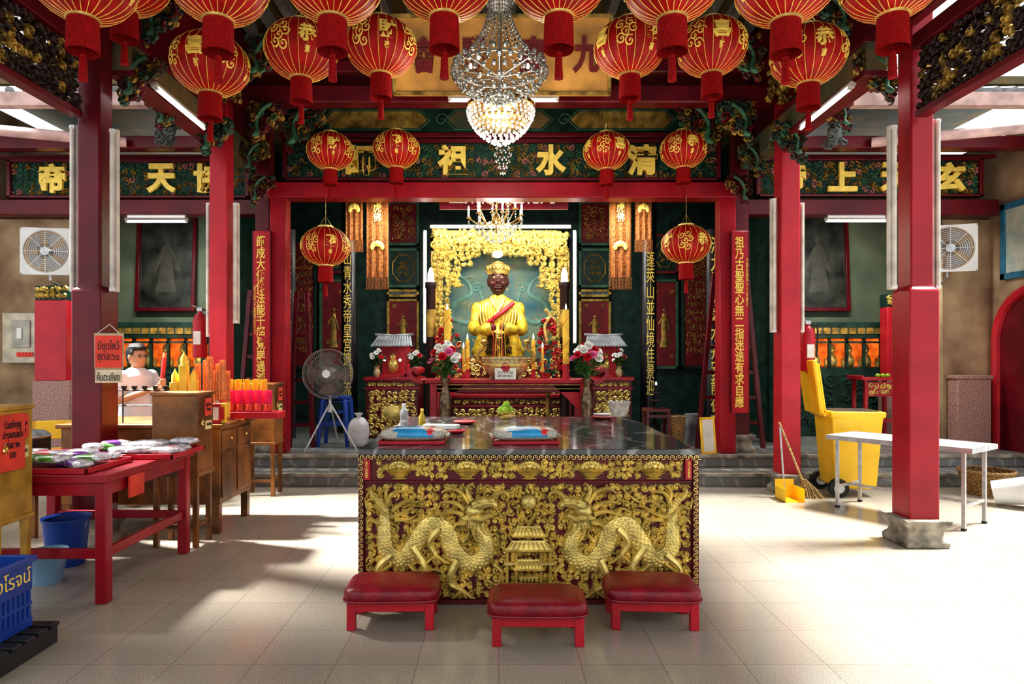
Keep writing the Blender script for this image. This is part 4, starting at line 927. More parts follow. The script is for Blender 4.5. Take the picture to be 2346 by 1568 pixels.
def ladder(x0,x1,xt0,xt1,y,zt,label):
    t=thing('wooden_ladder',label,'ladder',((x0+x1)/2,y,.3));c=(x0+x1)/2;h=zt-.3
    for a,b in((x0,xt0),(x1,xt1)):
        m=MB();a-=c;b-=c;m.add([(a-.03,-.02,0),(a+.03,-.02,0),(a+.03,.03,0),(a-.03,.03,0),(b-.03,.13,h),(b+.03,.13,h),(b+.03,.18,h),(b-.03,.18,h)],[(0,3,2,1),(4,5,6,7),(0,1,5,4),(1,2,6,5),(2,3,7,6),(3,0,4,7)]);part(m,'rail',redd,t,bevel=.005)
    for k in range(1,7):
        u=k/7;part(MB().cb(((x0+(xt0-x0)*u)+(x1+(xt1-x1)*u))/2-c,.15*u+.01,h*u,abs((x1+(xt1-x1)*u)-(x0+(xt0-x0)*u)),.03,.045),'rung',redd,t)
ladder(wx(1610,8.45),wx(1765,8.45),wx(1650,8.6),wx(1725,8.6),8.68,wz(618,8.5),'dark red wooden step ladder leaning behind column')
ladder(wx(660,8.7),wx(715,8.7),wx(668,8.7),wx(692,8.7),8.75,wz(665,8.7),'dark red wooden easel standing beside portal')
ladder(wx(550,8.9),wx(595,8.9),wx(570,8.9),wx(600,8.9),8.8,wz(660,8.7),'dark red wooden ladder beside red board')

# ================= fans
t=thing('pedestal_fan','grey metal pedestal fan on splayed tripod legs','fan',(wx(750,8.3),8.4,.3))
R_=.315;cz=wz(857,8.3)-.3
m=MB();y0=-.1;dep=.06;nn=64
for q,yy in((1,0),(.99,.05)): m.tube([(R_*q*cos(a*pi/18),y0+yy,cz+R_*q*sin(a*pi/18)) for a in range(36)],.008,6,True)
for r in(.25,.5,.75): m.tube([(R_*r*cos(a*pi/18),y0-dep*(1-r*r),cz+R_*r*sin(a*pi/18)) for a in range(36)],.003,4,True)
for i in range(nn):
    a=2*pi*i/nn;m.tube([(R_*r*cos(a+.3*(1-r)),y0-dep*(1-r*r),cz+R_*r*sin(a+.3*(1-r))) for r in(.15,.5,.8,1)],.0026,4)
    m.tube([(R_*r*cos(a),y0+.06+dep*(1-r*r),cz+R_*r*sin(a)) for r in(.15,.6,1)],.0026,4)
cg=part(m,'wire_cage',M('dark_wire',(.22,.2,.18),.4,metal=.5),t)
def blades(R_,cz,y,mat,n,par):
    for k in range(n):
        a0=2*pi*k/n;vs=[]
        for r in(.12,.4,.7,.9):
            for j,da in enumerate((-.25-.25*r,0,.25+.25*r)): vs.append((R_*r*cos(a0+da),y+.02*(j-1)*1.2,cz+R_*r*sin(a0+da)))
        part(MB().add(vs,[(i*3+j,i*3+j+1,i*3+j+4,i*3+j+3) for i in range(3) for j in range(2)]),'blade',mat,par)
blades(R_,cz,-.06,M('brown_blade',(.12,.09,.07),.5),4,t)
m=MB();m.M=Matrix.Translation((0,-.17,cz))@Matrix.Rotation(-pi/2,4,'X');m.lathe([(.001,0),(.05,.0),(.055,.02),(.05,.03)],n=16);part(m,'hub_badge',white,cg)
m=MB();m.M=Matrix.Translation((0,-.03,cz))@Matrix.Rotation(-pi/2,4,'X');m.lathe([(.05,0),(.08,.03),(.08,.16),(.04,.2)],n=16);part(m,'motor',steel,t)
part(MB().tube([(0,.04,cz-.05),(0,.04,.5)],.018,8).lathe([(.04,.5),(.04,.58)],(0,.04,0),12),'pole',steel,t)
for x,y in((-.28,-.12),(.38,-.1),(.05,.3)): part(MB().tube([(0,.04,.62),(x,y,.012)],.012,6),'leg',steel,t)
gblade=M('grey_blade',(.3,.3,.3),.4)
def wall_fan(x,y,z,rz):
    t=thing('exhaust_fan','white square wall fan with round grille','fan',(x,y,z),rz,'white wall fans');s=.3
    part(MB().box(-s,s,-.02,.02,-s,-s*.9).box(-s,s,-.02,.02,s*.9,s).box(-s,-s*.9,-.02,.02,-s,s).box(s*.9,s,-.02,.02,-s,s),'frame',white,t,bevel=.005)
    m=MB();n=40;vs=[]
    for i in range(n):
        a=2*pi*i/n;k=.9*s/max(abs(cos(a)),abs(sin(a)));vs+= [(.27*cos(a),-.02,.27*sin(a)),(k*cos(a)*1.02,-.02,k*sin(a)*1.02)]
    m.add(vs,[(2*i,2*i+1,(2*i+3)%(2*n),(2*i+2)%(2*n)) for i in range(n)]);part(m,'face_plate',white,t)
    m=MB()
    for r in(.26,.235,.21,.185,.16,.135,.11): m.tube([(r*cos(a*pi/16),-.03,r*sin(a*pi/16)) for a in range(32)],.003,4,True)
    for i in range(8): a=i*pi/4;m.tube([(.06*cos(a),-.035,.06*sin(a)),(.265*cos(a),-.03,.265*sin(a))],.004,4)
    part(m,'grille',white,t);blades(.27,0,.03,gblade,5,t)
    m=MB();m.M=Matrix.Rotation(-pi/2,4,'X');m.lathe([(.001,-.05),(.055,-.045),(.06,-.02),(.06,.1)],n=16);part(m,'hub',steel,t)
    part(MB().tube([(0,.05,-.02),(0,.1,-.35),(0,.35,-.42)],.015,6),'mounting_bracket',steel,t)
wall_fan(wx(100,8.3),8.35,wz(575,8.3),.15);wall_fan(wx(2182,8.3),8.35,wz(568,8.3),-.35)

# ================= right side objects
t=thing('folding_table','steel folding table with pale laminate top','table',(0,0,0))
A=Vector((3.37,6.55));B=Vector((4.0,5.65))
t.location=(A.x,A.y,0);an=math.atan2(B.y-A.y,B.x-A.x);t.rotation_euler=(0,0,an);Lk=(B-A).length
part(MB().box(-.08,Lk+.08,-.03,.53,.69,.72),'table_top',steelm,t,bevel=.006)
part(MB().box(-.085,Lk+.085,-.035,-.028,.68,.725).box(-.085,Lk+.085,.528,.535,.68,.725).box(-.085,-.078,-.03,.53,.68,.725).box(Lk+.078,Lk+.085,-.03,.53,.68,.725),'edge_trim',steel,t)
for x in(0,Lk):
    for y in(.03,.48): part(MB().box(x-.014,x+.014,y-.014,y+.014,.015,.69),'leg',steel,t);part(MB().box(x-.018,x+.018,y-.018,y+.018,0,.02),'foot',rubber,t)
part(MB().box(-.01,.01,.03,.48,.2,.225).box(Lk-.01,Lk+.01,.03,.48,.2,.225).box(0,Lk,.24,.26,.2,.225),'stretcher',steel,t)
t=thing('wheeled_bin','yellow plastic wheeled bin with open lid','bin',(3.87,7.27,0),-.1)
part(MB().loft([(0,0,.08,.26,.28),(0,0,.1,.3,.31),(0,0,.85,.37,.37),(0,0,.86,.4,.4),(0,0,.92,.4,.4)],4,pi/4),'bin_body',yplast,t,bevel=.02)
part(MB().box(-.23,.23,-.23,.23,.921,.925),'interior_shade_sheet',plast_k,t)  # black sheet on the closed top, standing in for shade inside the bin
m=MB();m.M=Matrix.Translation((-.31,.1,.88))@Matrix.Rotation(math.radians(-8),4,'Y')
m.box(-.03,.02,-.24,.24,0,.6);m.box(.02,.05,-.22,.22,.04,.56);part(m,'lid',yplast,t,bevel=.02)
part(MB().tube([(-.31,-.2,.88),(-.31,.2,.88)],.02,8),'hinge_handle',yplast,t)
for y in(-.26,.24):
    m=MB();m.M=Matrix.Translation((-.2,y,.1))@Matrix.Rotation(pi/2,4,'X');m.lathe([(.06,-.03),(.1,-.03),(.1,.03),(.06,.03)],n=24);wh=part(m,'wheel',rubber,t)
    m2=MB();m2.M=m.M;m2.lathe([(.001,-.034),(.055,-.034),(.055,.034),(.001,.034)],n=16);part(m2,'wheel_hub',steel,wh)
t=thing('broom','straw broom with wooden handle leaning upright','broom',(wx(1852,7.0),7.0,0))
part(MB().tube([(-.06,.0,.18),(-.27,.1,.8)],.012,8),'handle',straw,t)
m=MB()
for i in range(90):
    a=RN.uniform(-1,1);m.tube([(-.05+a*.02,RN.uniform(-.02,.02),.2),(a*.08,RN.uniform(-.03,.03),.1),(a*.14+.03,RN.uniform(-.05,.05),.0)],.004,3)
part(m,'bristles',straw,t,kind='stuff')
t=thing('dustpan','yellow metal dustpan with upright handle','dustpan',(wx(1808,6.9),6.9,0))
part(MB().box(-.1,.1,-.14,.12,.0,.006).box(-.1,.1,.115,.12,0,.2).box(-.1,-.095,-.14,.12,0,.14).box(.095,.1,-.14,.12,0,.14),'pan',yplast,t);part(MB().tube([(0,.12,.1),(-.03,.16,.75)],.011,8),'handle',steel,t)
def basket(x,y,z,r,h,label,mat=wicker,sy=1):
    t=thing('wicker_basket',label,'basket',(x,y,z));m=MB();n=40;vs=[];fs=[]
    for j in range(13):
        for i in range(n): a=2*pi*i/n;k=1+.03*(1 if (i+j)%2 else -1);R2=(r*.75+r*.25*j/12)*k;vs.append((R2*cos(a),R2*sin(a)*sy,h*j/12))
    for j in range(12):
        for i in range(n): fs.append((j*n+i,j*n+(i+1)%n,(j+1)*n+(i+1)%n,(j+1)*n+i))
    fs.append(tuple(range(n)));part(MB().add(vs,fs),'woven_body',mat,t,smooth=False);part(MB().tube([(r*cos(a*pi/16),r*sy*sin(a*pi/16),h) for a in range(32)],.015,6,True),'rim',mat,t)
    return t
basket(wx(1557,8.6),8.7,.3,.1,.42,'tall brown wicker waste basket');basket(wx(2275,7.1),7.2,0,.26,.26,'wide wicker basket lying by the step')
t=thing('bucket','dented white bucket lying on its side','bucket',(wx(2300,6.7),6.6,.15));t.rotation_euler=(pi/2-.2,0,.9)
part(MB().lathe([(.12,-.15),(.14,.14),(.145,.15),(.135,.15),(.115,-.14),(.001,-.14)],n=24),'bucket_body',white,t);part(MB().tube([(.14*cos(a*pi/10),.14*sin(a*pi/10)*.4-.02,.15+.1*sin(a*pi/10)) for a in range(11)],.004,5),'wire_handle',steel,t)
def waste(x,y,z,r,h,mat,lab,nm='waste_bin'):
    t=thing(nm,lab,'bin' if nm=='waste_bin' else 'bucket',(x,y,z));part(MB().lathe([(r*.78,0),(r*.8,.01),(r,h),(r*1.07,h),(r*1.07,h+.015),(r*.95,h),(r*.74,.02),(.001,.02)],n=28),'body',mat,t)
    part(MB().tube([(r*cos(a*pi/12),-r*.3*sin(a*pi/12)-.0,h-.02-.1*sin(a*pi/12)) for a in range(13)],.005,5),'handle',steel,t)
waste(wx(1590,8.85),8.93,.3,.095,.42,tilem,'grey plastic waste bin beside basket')
t=thing('stone_incense_pot','pale stone incense pot with carved collar','incense burner',(wx(1420,8.3),8.35,.3),scale=.8)
part(MB().lathe([(.14,0),(.15,.04),(.08,.1),(.07,.45),(.1,.55),(.15,.65),(.16,.76),(.17,.8),(.14,.8),(.13,.76),(.001,.75)],n=24),'pot',stonel,t)
for k in range(8): a=k*pi/4;part(MB().sph((.15*cos(a),.15*sin(a),.78),.035,8,6),'carved_knob',stonel,t)
t=thing('side_table','small dark red table with thin legs','table',(wx(1508,8.7),8.82,.3))
part(MB().box(-.16,.16,-.15,.15,.48,.52),'table_top',redd,t,bevel=.004)
for x in(-.14,.14):
    for y in(-.12,.12): part(MB().box(x-.018,x+.018,y-.018,y+.018,0,.48),'leg',redd,t)
part(MB().box(-.14,.14,-.13,-.11,.4,.44).box(-.14,.14,-.13,-.11,.1,.13),'rail',redd,t)
t=thing('oil_lamp','black metal oil lamp stand with cups','lamp',(wx(1508,8.7),8.82,.822));m=MB().lathe([(.06,0),(.06,.01),(.01,.03),(.01,.3)],n=12)
for z in(.1,.2,.3): m.lathe([(.02,z-.02),(.09-.15*(z-.1),z),(.09-.15*(z-.1),z+.01)],n=14)
part(m,'stand',plast_k,t);part(MB().sph((0,0,.33),(.012,.012,.025),6,5),'flame',bulb,t)
t=thing('picture_frame','small yellow framed print leaning on post','picture',(wx(1625,8.15),8.14,.3));t.rotation_euler=(-.12,0,.3);part(MB().box(-.08,.08,0,.02,0,.45),'print',paper,t);part(MB().box(-.1,-.08,-.01,.02,0,.45).box(.08,.1,-.01,.02,0,.45).box(-.1,.1,-.01,.02,.43,.46).box(-.1,.1,-.01,.02,0,.03),'frame',incy,t)
def extinguisher(x,y,z):
    t=thing('fire_extinguisher','red fire extinguisher hung on a column','fire extinguisher',(x,y,z),0,'fire extinguishers')
    part(MB().lathe([(.07,0),(.078,.02),(.078,.42),(.06,.48),(.025,.51),(.025,.53)],n=20),'cylinder',redb,t);part(MB().box(-.03,.03,-.02,.02,.53,.57).tube([(0,0,.56),(-.09,-.02,.6)],.008,6),'valve',steel,t)
    part(MB().tube(sm([(.03,0,.55),(.11,0,.5),(.1,-.02,.3),(.09,-.02,.15)],4),.01,6),'hose',rubber,t);part(MB().box(-.04,.04,-.082,-.07,.15,.3),'label_sticker',paper,t);part(MB().box(-.02,.02,.07,.1,.2,.5),'wall_bracket',steel,t)
extinguisher(wx(1852,7.4),7.42,1.35);extinguisher(wx(462,7.5),7.46,1.5)
t=thing('red_altar_table','small red carved altar table with gold panel','table',(wx(2005,9.3),9.3,.3))
part(MB().box(-.27,.27,-.2,.2,.88,.92).box(-.3,-.27,-.2,.2,.89,.95).box(.27,.3,-.2,.2,.89,.95),'table_top',redb,t,bevel=.004)
for x in(-.22,.22):
    for y in(-.15,.15): part(MB().box(x-.022,x+.022,y-.022,y+.022,0,.88),'leg',redb,t)
part(MB().box(-.22,.22,-.16,-.14,.3,.34).box(-.22,.22,-.16,-.14,.1,.13).box(-.22,.22,-.17,-.14,.66,.86),'apron',redb,t);part(MB().scrolls(-.19,.19,.68,.84,-.17,.08,.01,.015),'gilded_carving',gold,t)
for k in range(3): solo(MB().sph((0,0,.03),(.035,.03,.03),10,7),'green_fruit',fruitm,'green fruit on small red altar','fruit',(wx(2005,9.3)+.07*k-.02,9.2,1.22),group='fruit on red altar')
m=MB();n=14;yc=8.0;hw=.66
pr=[(yc-hw,0.0),(yc-hw,1.72)]+[(yc-hw*cos(pi*k/n),1.72+hw*sin(pi*k/n)) for k in range(1,n)]+[(yc+hw,1.72),(yc+hw,.0)]
vs=[(6.585,a,b) for a,b in pr];m.add(vs,[tuple(range(len(vs)))]);struct(m,'door_1',[redd],'dark red arched doorway recess','door')
m=MB().tube([(6.58,a,b) for a,b in pr],.06,8);struct(m,'trim_8',[redb],'red painted arch moulding round doorway','moulding')
t=thing('framed_painting','pale painting in a blue wooden frame','painting',(6.56,8.12,2.95),-pi/2)
part(MB().box(-.34,.34,-.01,.02,-.36,.46),'painting',M('pale_scene',(.55,.55,.45),.6,scale=5,col2=(.3,.4,.35)),t)
part(MB().box(-.42,.42,-.03,.02,-.44,-.36).box(-.42,.42,-.03,.02,.46,.54).box(-.42,-.34,-.03,.02,-.44,.54).box(.34,.42,-.03,.02,-.44,.54),'frame',bluef,t,bevel=.006)
solo(MB().box(-.22,.22,-.1,.1,0,.92).box(-.24,.24,-.12,.1,.92,.97),'plinth',M('pink_terrazzo',(.42,.24,.2),.6,scale=60,var=.3),'pink terrazzo plinth against the pier','plinth',(6.22,8.66,.3),bevel=.01)
for x,w in((wx(125,8.6),.42),(wx(2165,8.6)+.05,.36)):
    t=thing('red_cabinet','red painted cabinet with gilded carved crown','cabinet',(x,9.75 if x>0 else 8.62,.3));part(MB().box(-w/2,w/2,-.1,.1,.9,1.95),'cabinet_body',redb,t,bevel=.01)
    part(MB().scrolls(-w/2,w/2,1.97,2.13,-.08,.07,.012,.04),'gilded_crown',gold,t);part(MB().box(-w/2,w/2,-.08,.1,1.95,2.14),'crown_board',greend,t);part(MB().box(-w/2-.03,w/2+.03,-.1,.1,0,.9),'base',M('pinkstone%.1f'%x,(.42,.24,.2),.6,scale=60,var=.3),t,bevel=.01)
t=thing('electrical_box','beige metal electrical box on the pier','electrical box',(wx(40,8.6),8.62,wz(832,8.6)));part(MB().box(-.22,.22,0,.12,0,.66),'enclosure',M('beige_metal',(.55,.5,.38),.5),t,bevel=.01);dr=part(MB().box(-.08,.16,-.02,0,.2,.56),'door',M('grey_metal',(.4,.38,.32),.5),t,bevel=.006)
part(MB().box(-.0,.06,-.035,-.02,.32,.46),'latch',white,dr)
for k in range(5):part(MB().box(-.02+k*.045,.015+k*.045,-.012,0,.08,.14),'label_sticker',redpaper,t)
for px in(385,1915): 
    d=7.0;t=thing('hanging_carving','dark carved figure hanging from the eave','carving',(wx(px,d),d,wz(305,d)),0,'hanging carved figures');m=MB()
    for k in range(26): m.swirl(RN.uniform(-.1,.1),RN.uniform(-.15,.15),.045,.012,RN.uniform(-.07,.01),.03,1.2,RN.random()*6,1,9)
    m.sph((0,0,0),(.07,.06,.14),10,7).sph((0,-.03,.18),.05,10,7).tube([(0,0,.1),(0,0,.55)],.012,6);part(m,'carving',M('grey_green_carving%d'%px,(.1,.12,.11),.5),t)
for s in(-1,1): solo(MB().tube([(0,0,0),(s*1.9,-1.2,-.15)],.06,12),'drain_pipe',M('pink_pipe%d'%s,(.7,.5,.48),.45),'pale pink drain pipe crossing the courtyard','pipe',(s*4.5,7.9,4.1))

# ================= left side objects
t=thing('offering_table','dark red wooden table with stretchers','table',(-2.37,3.95,0))
part(MB().box(-1.1,0,0,1.14,.74,.79),'table_top',red,t,bevel=.006)
for x,y in((-.05,.06),(-.05,1.08),(-1.05,.06),(-1.05,1.08)): part(MB().box(x-.035,x+.035,y-.035,y+.035,0,.74),'leg',red,t,bevel=.006)
part(MB().box(-1.05,-.05,.045,.075,.27,.33).box(-.065,-.035,.06,1.08,.27,.33).box(-1.05,-.05,1.06,1.09,.27,.33),'stretcher',red,t,bevel=.004)
part(MB().box(-1.05,-.05,.03,.05,.66,.74).box(-.045,-.025,.06,1.08,.66,.74),'apron',red,t)
part(MB().box(-.01,.004,.25,.42,.6,.74),'red_tag',redpaper,t)
for k,(x,y) in enumerate(((-2.95,4.22),(-2.72,4.8))):
    t=thing('serving_tray','red rectangular tray of packaged offerings','tray',(x+.1,y,.792),0,'red offering trays')
    part(MB().box(-.34,.34,-.24,.24,0,.01).box(-.35,.35,-.25,-.235,0,.035).box(-.35,.35,.235,.25,0,.035).box(-.35,-.335,-.25,.25,0,.035).box(.335,.35,-.25,.25,0,.035),'tray_body',redb,t,bevel=.003)
    for i in range(16):
        c=RN.choice(((bagw,bagp),(bagw,bagw),(bagw,bagr),(bagg,bagw),(bagw,bagg),(bagp,bagw),(bagw,)))
        bag('snack_packet','crinkled foil snack packet piled on tray',(x+.1-.24+.16*(i%4)+RN.uniform(-.03,.03),y-.16+.1*(i//4),.805+RN.uniform(0,.045)),(.095,.06,.026),list(c),'packet',RN.uniform(-.9,.9),'packaged offerings')
def donation(x,y,rz=0,mat=brown):
    t=thing('donation_box','wooden donation box standing on tall legs','donation box',(x,y,0),rz,'wooden donation boxes')
    bb=part(MB().box(-.18,.18,-.14,.14,.57,1.2).box(-.19,.19,-.15,.15,1.2,1.225).box(-.19,.19,-.15,.15,.56,.59),'box_body',mat,t,bevel=.006)
    for a in(-.155,.155):
        for b in(-.115,.115): part(MB().box(a-.02,a+.02,b-.02,b+.02,0,.57),'leg',mat,t,bevel=.004)
    part(MB().box(-.155,.155,-.125,-.105,.15,.18).box(.145,.165,-.115,.115,.15,.18),'stretcher',mat,t)
    part(MB().box(.18,.186,-.02,.1,1.03,1.17),'notice',redpaper,t);part(MB().box(.18,.185,-.01,.1,.92,.99),'label_card',M('ycard%.1f'%x,(.75,.65,.3),.6),t)
    part(MB().sph((.2,-.1,.98),(.012,.02,.02),8,6).tube([(.2,-.115,.99),(.2,-.1,1.02),(.2,-.085,.99)],.004,5),'padlock',brass,bb)
    text('ตู้บริจาค\nทำบุญ',.09,.08,t,(.188,.04,1.1),ink,.001,0,rot=(pi/2,0,pi/2));text('ขอบคุณ',.08,.03,t,(.188,.045,.955),ink,.001,0,rot=(pi/2,0,pi/2))
    return t
donation(-2.55,5.29);donation(-2.6,7.2)
y0=donation(-2.95,3.75,0,ywood);y0['label']='yellow painted donation box with red paper notice'
part(MB().box(.187,.192,-.13,.06,.86,1.18),'paper_notice',redpaper,y0);text('ร่วมทำบุญ\nบำรุงศาลเจ้า\nชุดละ ๒๐\nบาท',.15,.22,y0,(.194,-.035,1.04),ink,.001,0,rot=(pi/2,0,pi/2))
t=thing('counter','brown wooden counter with panelled drawers','counter',(-2.37,5.56,0))
part(MB().box(-1.35,0,0,.7,.25,.9),'carcass',brown,t,bevel=.006);part(MB().box(-1.38,.03,-.03,.73,.9,.935),'worktop',brown,t,bevel=.006)
for x in(-1.31,-.04):
    for y in(.04,.66): part(MB().box(x-.03,x+.03,y-.03,y+.03,0,.25),'leg',brown,t)
for k in range(2):
    dw=part(MB().box(0,.012,.03+k*.33,.33+k*.33,.72,.87),'drawer',brown,t,bevel=.006);part(MB().box(0,.012,.03+k*.33,.33+k*.33,.3,.69),'door_panel',brown,t,bevel=.01)
    part(MB().sph((.025,.18+k*.33,.8),.014,8,6),'knob',brass,dw)
def bundle(x,y,z,h,r,mat,label,n=22,paperm=None):
    t=thing('incense_bundle',label,'incense',(x,y,z),RN.uniform(-.1,.1),'incense bundles');m=MB()
    for i in range(n): a=i*2.4;q=r*math.sqrt((i+.5)/n)*.93;m.tube([(q*cos(a),q*sin(a),0),(q*cos(a)*1.06,q*sin(a)*1.06,h*RN.uniform(.95,1))],.0045,4)
    part(m,'sticks',mat,t,kind='stuff')
    part(MB().lathe([(r*1.06,h*.05),(r*1.08,h*.35),(r*1.06,h*.36)],n=16),'paper_wrap',paperm or redpaper,t)
for i in range(5): bundle(-2.66+.055*i,5.78+.04*(i%2),.935,.52+.03*(i%3),.026,inco,'tall orange incense sticks in printed wrap',paperm=paper if i%2 else redpaper)
for i in range(6): bundle(-2.63+.07*(i%3),5.92+.07*(i//3),.935,.45,.03,incr if i%3==0 else inco,'tall red incense sticks in wrap',paperm=incy)
for i in range(8): bundle(-2.74+.085*i,6.08,1.0,.2,.036,pinki,'short bright pink incense sticks')
for i in range(6): bundle(-2.62+.08*i,6.17,1.06,.24,.034,incy,'short yellow incense sticks')
for i in range(6):
    x=-2.6+.09*(i%3)+.03*(i//3);t=thing('incense_packet','red and gold printed incense packet','packet',(x,5.6+.05*(i//3),.937),0,'printed incense packets')
    part(MB().box(-.038,.038,-.02,.02,0,.17),'carton',incy if i%2 else redb,t,bevel=.003);part(MB().box(-.03,.03,-.023,-.02,.03,.14),'printed_front',redpaper if i%2 else paper,t)
for i in range(3):
    t=thing('candle_packet','boxed yellow candles with pointed tops','candle',(-2.82+.08*i,5.7,.937),0,'boxed yellow candles');h=.35+.15*(i%2);part(MB().box(-.034,.034,-.03,.03,0,h),'box',incy,t,bevel=.004)
    part(MB().lathe([(.028,h),(.028,h+.06),(.008,h+.1),(.001,h+.12)],n=12),'candle_tip',incy,t)
solo(MB().box(-.42,.42,-.1,.1,0,.06),'display_tray',redb,'red tray holding short incense bundles','tray',(-2.45,6.13,.937),bevel=.005)
t=thing('lamp_rack','black wire rack with small oil cups','rack',(-3.05,5.66,.937));m=MB()
for x in(-.2,.1): m.tube([(x,0,0),(x,0,.28)],.006,6)
m.tube([(-.3,0,.28),(.2,0,.28)],.006,6).tube([(-.3,0,.15),(.2,0,.15)],.006,6);part(m,'wire_frame',plast_k,t)
for k in range(6): part(MB().lathe([(.01,.28),(.022,.3),(.024,.32)],(-.28+.09*k,0,0),10),'oil_cup',plast_k,t)
t=thing('paper_sign','red and cream handwritten notice tied to column','sign',(-3.06,5.13,wz(878,5.1)));t.rotation_euler=(0,0,.08)
part(MB().box(-.1,.1,0,.008,.12,.37),'red_notice',redpaper,t);part(MB().box(-.11,.11,.008,.014,.11,.39),'cream_backing',kraft,t);part(MB().box(-.1,.1,0,.01,0,.105),'cream_notice',M('cream_card',(.7,.62,.42),.7),t)
text('มีชุดไหว้\nชุดละ๖๐',.16,.18,t,(0,-.002,.245),ink,.001,.0);text('ค้นตะเกียง',.17,.07,t,(0,-.002,.05),ink,.001,.0);part(MB().tube([(-.08,0,.39),(0,.02,.46),(.08,0,.39)],.003,4),'string',paper,t)
t=thing('pallet','black plastic pallet on the floor','pallet',(-2.62,3.2,0));m=MB()
for k in range(6): m.box(-.32,.3,-.25+k*.09,-.19+k*.09,.09,.11)
for x in(-.3,-.02,.26): m.box(x-.02,x+.03,-.25,.26,0,.09)
part(m,'deck',plast_k,t,bevel=.004)
t=thing('plastic_crate','blue perforated plastic crate with gold lettering','crate',(-2.68,3.2,.112));w,dp=.25,.2
m=MB()
for s in(-1,1):
    for k in range(12):
        y=-dp+.02+k*.033;m.box(s*w-.006,s*w+.006,y-.008,y+.008,.04,.2)
    for k in range(14): x=-w+.02+k*.036;m.box(x-.008,x+.008,s*dp-.006,s*dp+.006,.04,.2)
    for z0,z1 in((0,.05),(.11,.125),(.19,.34)): m.box(s*w-.007,s*w+.007,-dp,dp,z0,z1);m.box(-w,w,s*dp-.007,s*dp+.007,z0,z1)
m.box(-w,w,-dp,dp,0,.01);part(m,'crate_body',bplast,t);part(MB().box(-w-.02,w+.02,-dp-.02,-dp+.005,.33,.36).box(-w-.02,w+.02,dp-.005,dp+.02,.33,.36).box(-w-.02,-w+.005,-dp,dp,.33,.36).box(w-.005,w+.02,-dp,dp,.33,.36),'rim',bplast,t,bevel=.004)
text('รุ่งโรจน์',.28,.11,t,(w+.009,.045,.265),goldb,.001,.0,rot=(pi/2,0,pi/2),fit=True)
waste(wx(150,4.75),4.76,0,.15,.33,bplast,'dark blue bucket under the red table','bucket');waste(wx(115,4.4),4.38,0,.11,.2,lbplast,'pale blue bucket under the red table','bucket')
t=thing('plastic_chair','yellow plastic chair beside the column','chair',(wx(95,6.5),6.6,0),.3)
part(MB().box(-.2,.2,-.2,.2,.42,.46),'seat',yplast,t,bevel=.015);part(MB().box(-.2,.2,.17,.2,.66,.85).box(-.2,-.15,.17,.2,.42,.85).box(.15,.2,.17,.2,.42,.85).box(-.2,.2,.17,.2,.52,.57),'backrest',yplast,t,bevel=.01)
for x in(-.17,.17):
    for y in(-.17,.17): part(MB().box(x-.02,x+.02,y-.02,y+.02,0,.42),'leg',yplast,t)
t=thing('cooking_pot','black lidded pot on small stand','pot',(wx(115,5.6)-.2,5.62,.0));part(MB().lathe([(.14,.6),(.16,.63),(.16,.82),(.17,.83),(.12,.87),(.02,.89),(.02,.92),(.001,.92)],n=28),'pot_body',plast_k,t);part(MB().lathe([(.165,.815),(.17,.83),(.165,.835)],n=28),'rim',steel,t)
part(MB().box(-.2,.2,-.2,.2,.56,.6).box(-.19,-.15,-.19,-.15,0,.56).box(.15,.19,-.19,-.15,0,.56).box(-.19,-.15,.15,.19,0,.56).box(.15,.19,.15,.19,0,.56),'stand',brown,t)
rb=random.Random(4)
solo(MB().se((0,0,.2),(.14,.1,.2),.8,.8,24,14,.1,rb).lathe([(.05,.36),(.02,.4),(.06,.46)],n=9),'white_sack',sackm,'crumpled white plastic sack on the platform','bag',(wx(820,8.7),8.75,.3))
t=thing('plastic_stool','stack of blue plastic stools','stool',(wx(762,8.8),9.0,.3))
part(MB().box(-.17,.17,-.17,.17,.64,.68),'seat',bplast,t,bevel=.01)
for x in(-1,1):
    for y in(-1,1): part(MB().loft([(x*.2,y*.2,0,.03,.03),(x*.15,y*.15,.64,.04,.04)],8),'leg',bplast,t)
part(MB().box(-.18,.18,-.185,-.17,.28,.34).box(-.18,.18,.17,.185,.28,.34).box(-.18,.18,-.175,-.16,.45,.49).box(-.17,.17,-.17,.17,.6,.615),'rail',bplast,t)

# ================= person
PX,PY,PR=-3.72,6.72,math.radians(66)
t=thing('person','person in white shirt holding red incense bundle behind counter','person',(PX,PY,0),PR)
def limb(m,P,r,n=12): 
    P=[Vector(p) for p in P];Q=[];Rr=[]
    for i in range(len(P)-1):
        for k in range(6): u=k/6;Q.append(P[i].lerp(P[i+1],u));Rr.append(r[i]*(1-u)+r[i+1]*u)
    Q.append(P[-1]);Rr.append(r[-1]);m.tube(Q,Rr,n)
    for p,q in zip(P,r): m.sph(p,q,n,8)
b=MB()
b.loft([(0,0,.86,.12,.1),(0,0,.92,.165,.11),(0,0,1.05,.15,.1),(0,0,1.2,.165,.11),(0,0,1.3,.18,.1),(0,0,1.36,.12,.075),(0,0,1.4,.06,.06)],24)
b.tube([(0,0,1.33),(0,-.01,1.45)],[.058,.052],14)
b.loft([(0,-.02,1.4,.03,.04),(0,-.025,1.425,.055,.07),(0,-.01,1.46,.07,.09),(0,0,1.51,.076,.097),(0,0,1.56,.075,.095),(0,.005,1.6,.055,.07),(0,.005,1.62,.02,.03)],22)
b.tube([(0,-.085,1.535),(0,-.112,1.495),(0,-.09,1.485)],[.01,.016,.012],8);b.sph((0,-.088,1.455),(.024,.012,.009),8,6)
